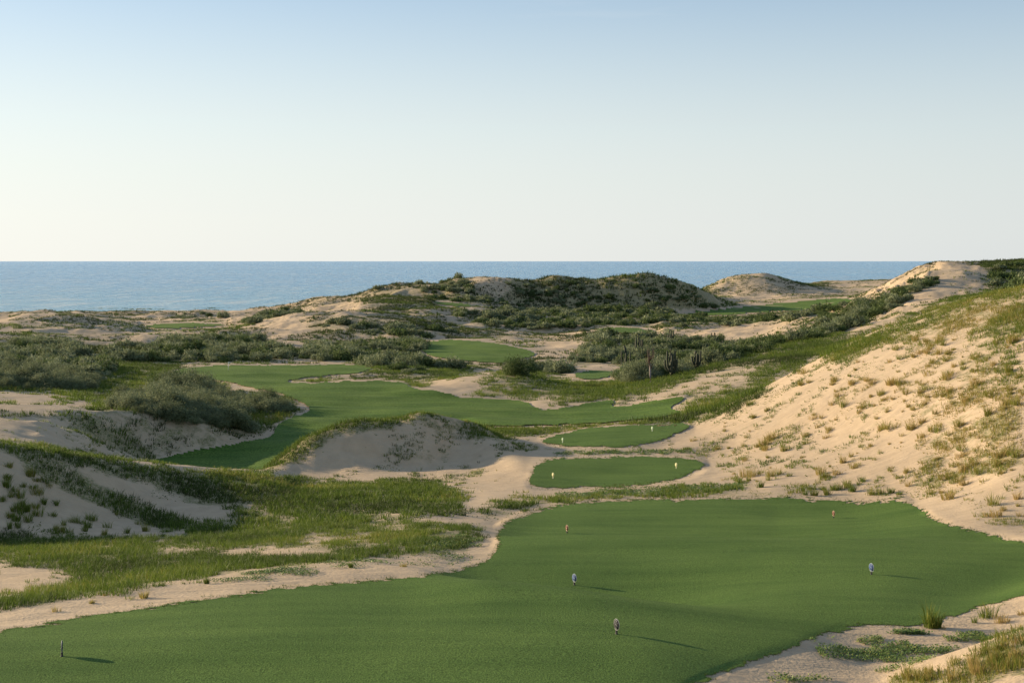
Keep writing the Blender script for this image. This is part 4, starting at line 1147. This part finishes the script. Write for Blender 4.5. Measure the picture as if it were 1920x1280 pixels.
DISC_R = 0.125
def marker_meshes():
    out = {}
    bm = bmesh.new()   # stump and foot
    prof = [(0.050, -0.03), (0.050, 0.012), (0.034, 0.022), (0.030, 0.085), (0.036, 0.098), (0.0, 0.100)]
    seg = 16; rings = []
    for r, z in prof[:-1]:
        rings.append([bm.verts.new((math.cos(2 * math.pi * k / seg) * r, math.sin(2 * math.pi * k / seg) * r * 0.7, z)) for k in range(seg)])
    for a, b in zip(rings, rings[1:]):
        for k in range(seg): bm.faces.new((a[k], a[(k + 1) % seg], b[(k + 1) % seg], b[k]))
    bm.faces.new(list(reversed(rings[0]))); bm.faces.new(rings[-1])
    out['post'] = bm
    cz_ = 0.098 + DISC_R
    bm = bmesh.new()   # plate, disc lying in the xz plane
    seg = 40
    for y, flip in ((-0.010, False), (0.010, True)):
        vs_ = [bm.verts.new((math.cos(2 * math.pi * k / seg) * DISC_R * .93, y, cz_ + math.sin(2 * math.pi * k / seg) * DISC_R * .93)) for k in range(seg)]
        if not flip: f0 = vs_
        else: f1 = vs_
    bm.faces.new(f0); bm.faces.new(list(reversed(f1)))
    for k in range(seg): bm.faces.new((f0[k], f1[k], f1[(k + 1) % seg], f0[(k + 1) % seg]))
    out['plate'] = bm
    bm = bmesh.new()
    tube(bm, [Vector((math.cos(2 * math.pi * k / seg) * DISC_R, 0, cz_ + math.sin(2 * math.pi * k / seg) * DISC_R)) for k in range(seg)], 0.0048, 8, True)
    out['rim'] = bm
    bm = bmesh.new()   # raised swirl with dots, on both faces
    for sgn in (-1, 1):
        y = sgn * 0.014
        pts = []
        for k in range(25):
            t = k / 24
            a = R(35) + t * R(250)
            r = 0.048
            if t <= .5: pts.append(Vector((math.cos(R(20) + t * 2 * R(250)) * r * sgn * -1, y, cz_ + 0.045 + math.sin(R(20) + t * 2 * R(250)) * r)))
            else: pts.append(Vector((math.cos(R(90) - (t - .5) * 2 * R(250)) * r * sgn * -1, y, cz_ - 0.051 + math.sin(R(90) - (t - .5) * 2 * R(250)) * r)))
        tube(bm, pts, 0.0036, 6)
        for dx, dz in ((0.085, 0.02), (-0.085, -0.02), (-0.08, 0.045), (0.08, -0.05)):
            bmesh.ops.create_uvsphere(bm, u_segments=8, v_segments=6, radius=0.005, matrix=Matrix.Translation((dx * sgn, y, cz_ + dz)))
    out['emblem'] = bm
    res = {}
    for k, b in out.items():
        me = bpy.data.meshes.new(k)
        bmesh.ops.recalc_face_normals(b, faces=b.faces)
        b.to_mesh(me); b.free()
        me.polygons.foreach_set('use_smooth', np.ones(len(me.polygons), dtype=bool))
        res[k] = me
    return res
MM = marker_meshes()
def paint(nm, c): return plain(nm, c, 0.8, 0.0, 0.2, 25)
M_dark = paint('blackened_metal', (0.02, 0.022, 0.02))
M_metal = plain('brushed_pale_metal', (0.34, 0.35, 0.34), 0.5, 0.2, 0.15, 40)
SETS = {'black': (paint('black_enamel', (0.010, 0.011, 0.010)), M_metal), 'blue': (paint('blue_enamel', (0.020, 0.055, 0.16)), plain('pale_blue_metal', (0.40, 0.47, 0.52), 0.5, 0.2, 0.15, 40)),
        'red': (paint('red_brown_enamel', (0.10, 0.026, 0.012)), plain('bronze_metal', (0.55, 0.42, 0.26), 0.4, 0.4, 0.15, 40)),
        'yellow': (paint('pale_yellow_enamel', (0.55, 0.52, 0.26)), paint('cream_enamel', (0.58, 0.55, 0.34))),
        'white': (paint('pale_green_white_enamel', (0.36, 0.46, 0.30)), paint('off_white_enamel', (0.48, 0.55, 0.42)))}
def lawn_lift(y): return 0.018 + 0.00022 * y + 0.06 * float(sstep(94, 110, np.array(y)))
for u, v, col, rz, lab in (
        (116, 1232, 'black', 103, 'black disc tee marker seen edge on at the lower left of the front lawn'),
        (1156, 1190, 'black', 116, 'black disc tee marker with pale rim on the nearest lawn swell'),
        (1077, 1098, 'blue', 119, 'blue disc tee marker behind the middle lawn swell, left of its pair'),
        (1634, 1078, 'blue', 111, 'blue disc tee marker standing alone on the right half of the front lawn'),
        (1063, 1000, 'red', 116, 'red brown disc tee marker near the left back corner of the front lawn'),
        (1563, 972, 'red', 108, 'red brown disc tee marker near the right back edge of the front lawn'),
        (1037, 898, 'yellow', 118, 'pale yellow tee marker at the left end of the second lawn'),
        (1268, 879, 'yellow', 118, 'pale yellow tee marker at the right end of the second lawn'),
        (1055, 831, 'white', 118, 'greenish white tee marker at the left end of the far small lawn'),
        (1223, 810, 'white', 118, 'greenish white tee marker at the right end of the far small lawn')):
    p = ground_point(u, v)
    root = empty('tee_marker', p + Vector((0, 0, lawn_lift(p.y) - 0.01)), R(rz))
    tag(root, lab, 'tee marker', 'round tee markers on the lawns')
    plate_m, metal = SETS[col]
    for part, mat in (('post', M_dark if col not in ('yellow', 'white') else metal), ('plate', plate_m), ('rim', metal), ('emblem', metal)):
        o = bpy.data.objects.new(part, MM[part].copy())
        o.data.materials.append(mat)
        C.objects.link(o); o.parent = root

# ------------------------------------------------------------------ flagstick on the green
p = ground_point(428, 695, 165, 260)
root = empty('flagstick', p + Vector((0, 0, 0.12)))
tag(root, 'pale golf flagstick standing on the shaded green', 'flagstick')
bm = bmesh.new(); tube(bm, [Vector((0, 0, -.1)), Vector((0, 0, 1.25))], 0.035, 8)
bm_obj('pole', bm, paint('pole_white', (0.75, 0.75, 0.68)), root)
bm = bmesh.new()
rows = []
for k in range(7):
    x = 0.02 + k * 0.055; y = 0.025 * math.sin(k * 1.3)
    rows.append([bm.verts.new((x, y + dy, z)) for dy in (-.004, .004) for z in (0.98 + 0.01 * k, 1.24 - 0.01 * k)])
for a, b in zip(rows, rows[1:]):
    bm.faces.new((a[0], b[0], b[1], a[1])); bm.faces.new((a[2], a[3], b[3], b[2]))
    bm.faces.new((a[1], b[1], b[3], a[3])); bm.faces.new((a[0], a[2], b[2], b[0]))
a = rows[0]; bm.faces.new((a[0], a[1], a[3], a[2])); a = rows[-1]; bm.faces.new((a[0], a[2], a[3], a[1]))
bm_obj('flag', bm, paint('flag_cloth', (0.7, 0.68, 0.5)), root)
